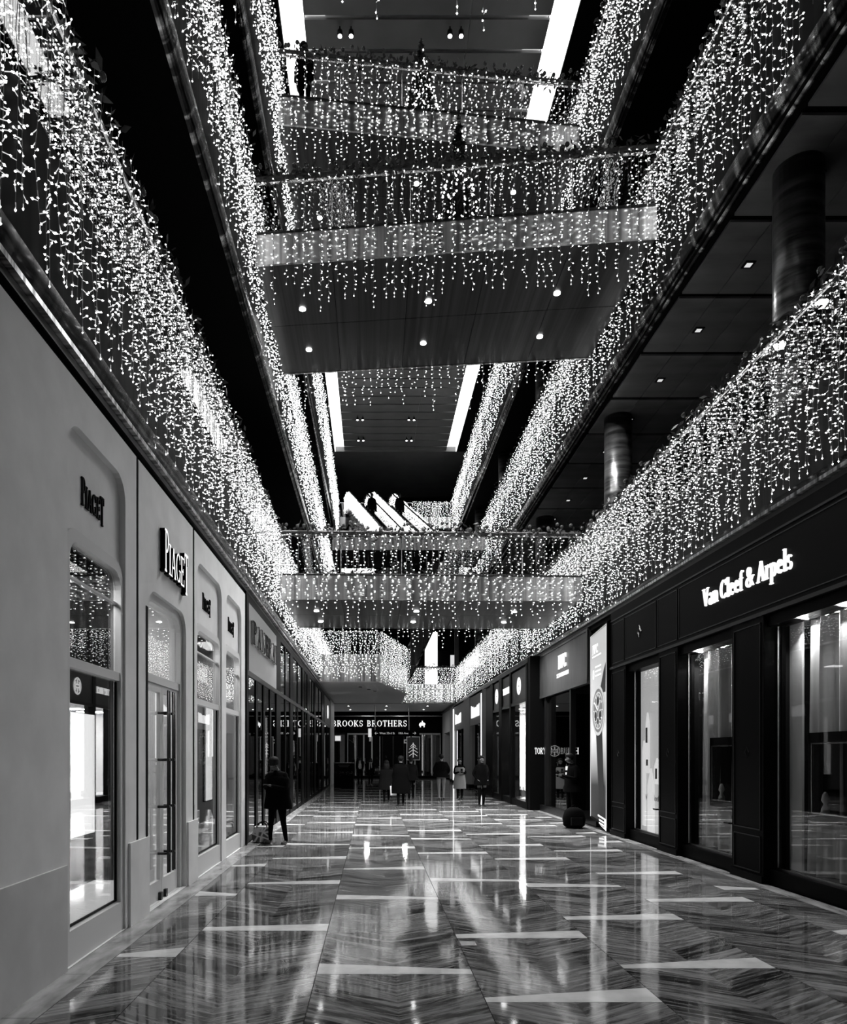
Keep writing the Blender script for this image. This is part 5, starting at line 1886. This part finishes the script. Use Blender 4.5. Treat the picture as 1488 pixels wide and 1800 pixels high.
person('person with long dark hair in a black coat by the grey stone pier', (3.62, 23.7, 0), 1.66, radians(20), 'pockets', 'cloth_black', 'cloth_black', 'cloth_black', .25, 'long', 1.15)
g_, gh = person('doorman in a black suit looking down at a phone in the watch shop doorway', (4.97, 17.75, 0), 1.74, radians(-75), 'phone', 'cloth_black', 'cloth_black', 'cloth_black', .2, 'short', 1.15, bow=.8)
MB().prism([(-.05, -.145, 1.43), (.05, -.145, 1.43), (.02, -.165, 1.22), (-.02, -.165, 1.22)], (0, -.006, 0)).build('shirt_front', M['cloth_white'], g_)
w1, _ = person('person in a white shirt under an open dark jacket near the far shop', (-.73, 40.5, 0), 1.62, 0, 'walk', 'cloth_white', 'cloth_black', None, .3, 'short', 1.1)
for s in (-1, 1):
    MB().lathe([(.10, .92), (.12, 1.1), (.11, 1.35), (.05, 1.4)], (s * .13, .01, 0), 10, 1, 1).build('jacket_side', M['cloth_black'], w1, True)
w2, _ = person('person with a pale scarf and dark coat near the far shop', (-.13, 41.0, 0), 1.52, 0, 'walk', 'cloth_dark', 'cloth_black', 'cloth_dark', .35, 'long', 1.1)
mb = MB()
mb.tube([(.07 * cos(q), .07 * sin(q), 1.28) for q in np.linspace(0, 2 * pi, 13)], .035, 6, False)
mb.tube([(-.05, -.16, 1.26), (-.07, -.19, .9)], .03, 6)
mb.tube([(.04, -.16, 1.26), (.06, -.19, .98)], .03, 6)
mb.build('scarf', M['cloth_white'], w2, True)
person('person in dark clothes leaning at the left end of the highest footbridge', (-1.72, 17.85, Z4), 1.74, radians(150), 'stand', 'cloth_black', 'cloth_black', 'cloth_black', .1, 'short', 1.15)
person('person riding down the left far escalator', (-.05, 42.66, 15.7), 1.7, radians(12), 'stand', 'cloth_black', 'cloth_black', 'cloth_black', .3, 'short', 1.2)
person('person riding down the right far escalator', (1.60, 42.55, 15.63), 1.7, radians(12), 'stand', 'cloth_black', 'cloth_black', 'cloth_black', .3, 'short', 1.2)

# patterned holdall on the floor by the left person
M['pattern'], nt, b = new_mat('patterned_canvas')
vo = node(nt, 'ShaderNodeTexVoronoi', feature='DISTANCE_TO_EDGE')
vo.inputs['Scale'].default_value = 9
tc = node(nt, 'ShaderNodeTexCoord')
nt.links.new(tc.outputs['Object'], vo.inputs['Vector'])
st_ = node(nt, 'ShaderNodeMapRange')
st_.inputs['From Min'].default_value = .06
st_.inputs['From Max'].default_value = .16
st_.inputs['To Min'].default_value = .5
st_.inputs['To Max'].default_value = .03
nt.links.new(vo.outputs['Distance'], st_.inputs['Value'])
nt.links.new(st_.outputs[0], b.inputs['Base Color'])
hbg = thing('holdall', 'patterned holdall standing on the floor behind the person at left', 'bag', (-2.16, 13.95, 0))
MB().prism([(-.17, -.16, .02), (.17, -.16, .02), (.19, -.14, .15), (.15, -.1, .31), (-.15, -.1, .31), (-.19, -.14, .15)], (0, .27, 0)).build('body', M['pattern'], hbg)
for s in (-.12, .1):
    MB().tube([(.1 * cos(q), s + .02, .30 + .1 * sin(q)) for q in np.linspace(0, pi, 9)], .012, 6).build('handle', M['black'], hbg)
MB().box(-.16, .16, -.12, .08, 0, .025).build('base', M['black'], hbg)
# soft black bag on the floor by the doorman
bg = thing('rucksack', 'round black rucksack on the floor beside the watch advertisement', 'bag', (4.72, 16.7, 0))
MB().lathe([(.16, 0), (.25, .06), (.27, .22), (.22, .40), (.1, .48)], (0, 0, 0), 16, 1, .85).build('body', M['cloth_black'], bg, True)
MB().tube([(.06 * cos(q), 0, .46 + .07 * sin(q)) for q in np.linspace(0, pi, 9)], .012, 6).build('handle', M['black'], bg)
MB().box(-.13, .13, -.27, -.20, .08, .26).build('pocket', M['cloth_dark'], bg)
# carrier bag hung beside the tall walker
cb = thing('carrier_bag', 'white carrier bag held low between the two centre walkers', 'bag', (.70, 24.1, .35))
MB().prism([(-.1, -.05, 0), (.1, -.05, 0), (.12, -.05, .32), (-.12, -.05, .32)], (0, .1, 0)).build('body', M['cloth_white'], cb)
MB().tube([(.07 * cos(q), 0, .32 + .14 * sin(q)) for q in np.linspace(0, pi, 9)], .006, 5).build('handle', M['cloth_grey'], cb)
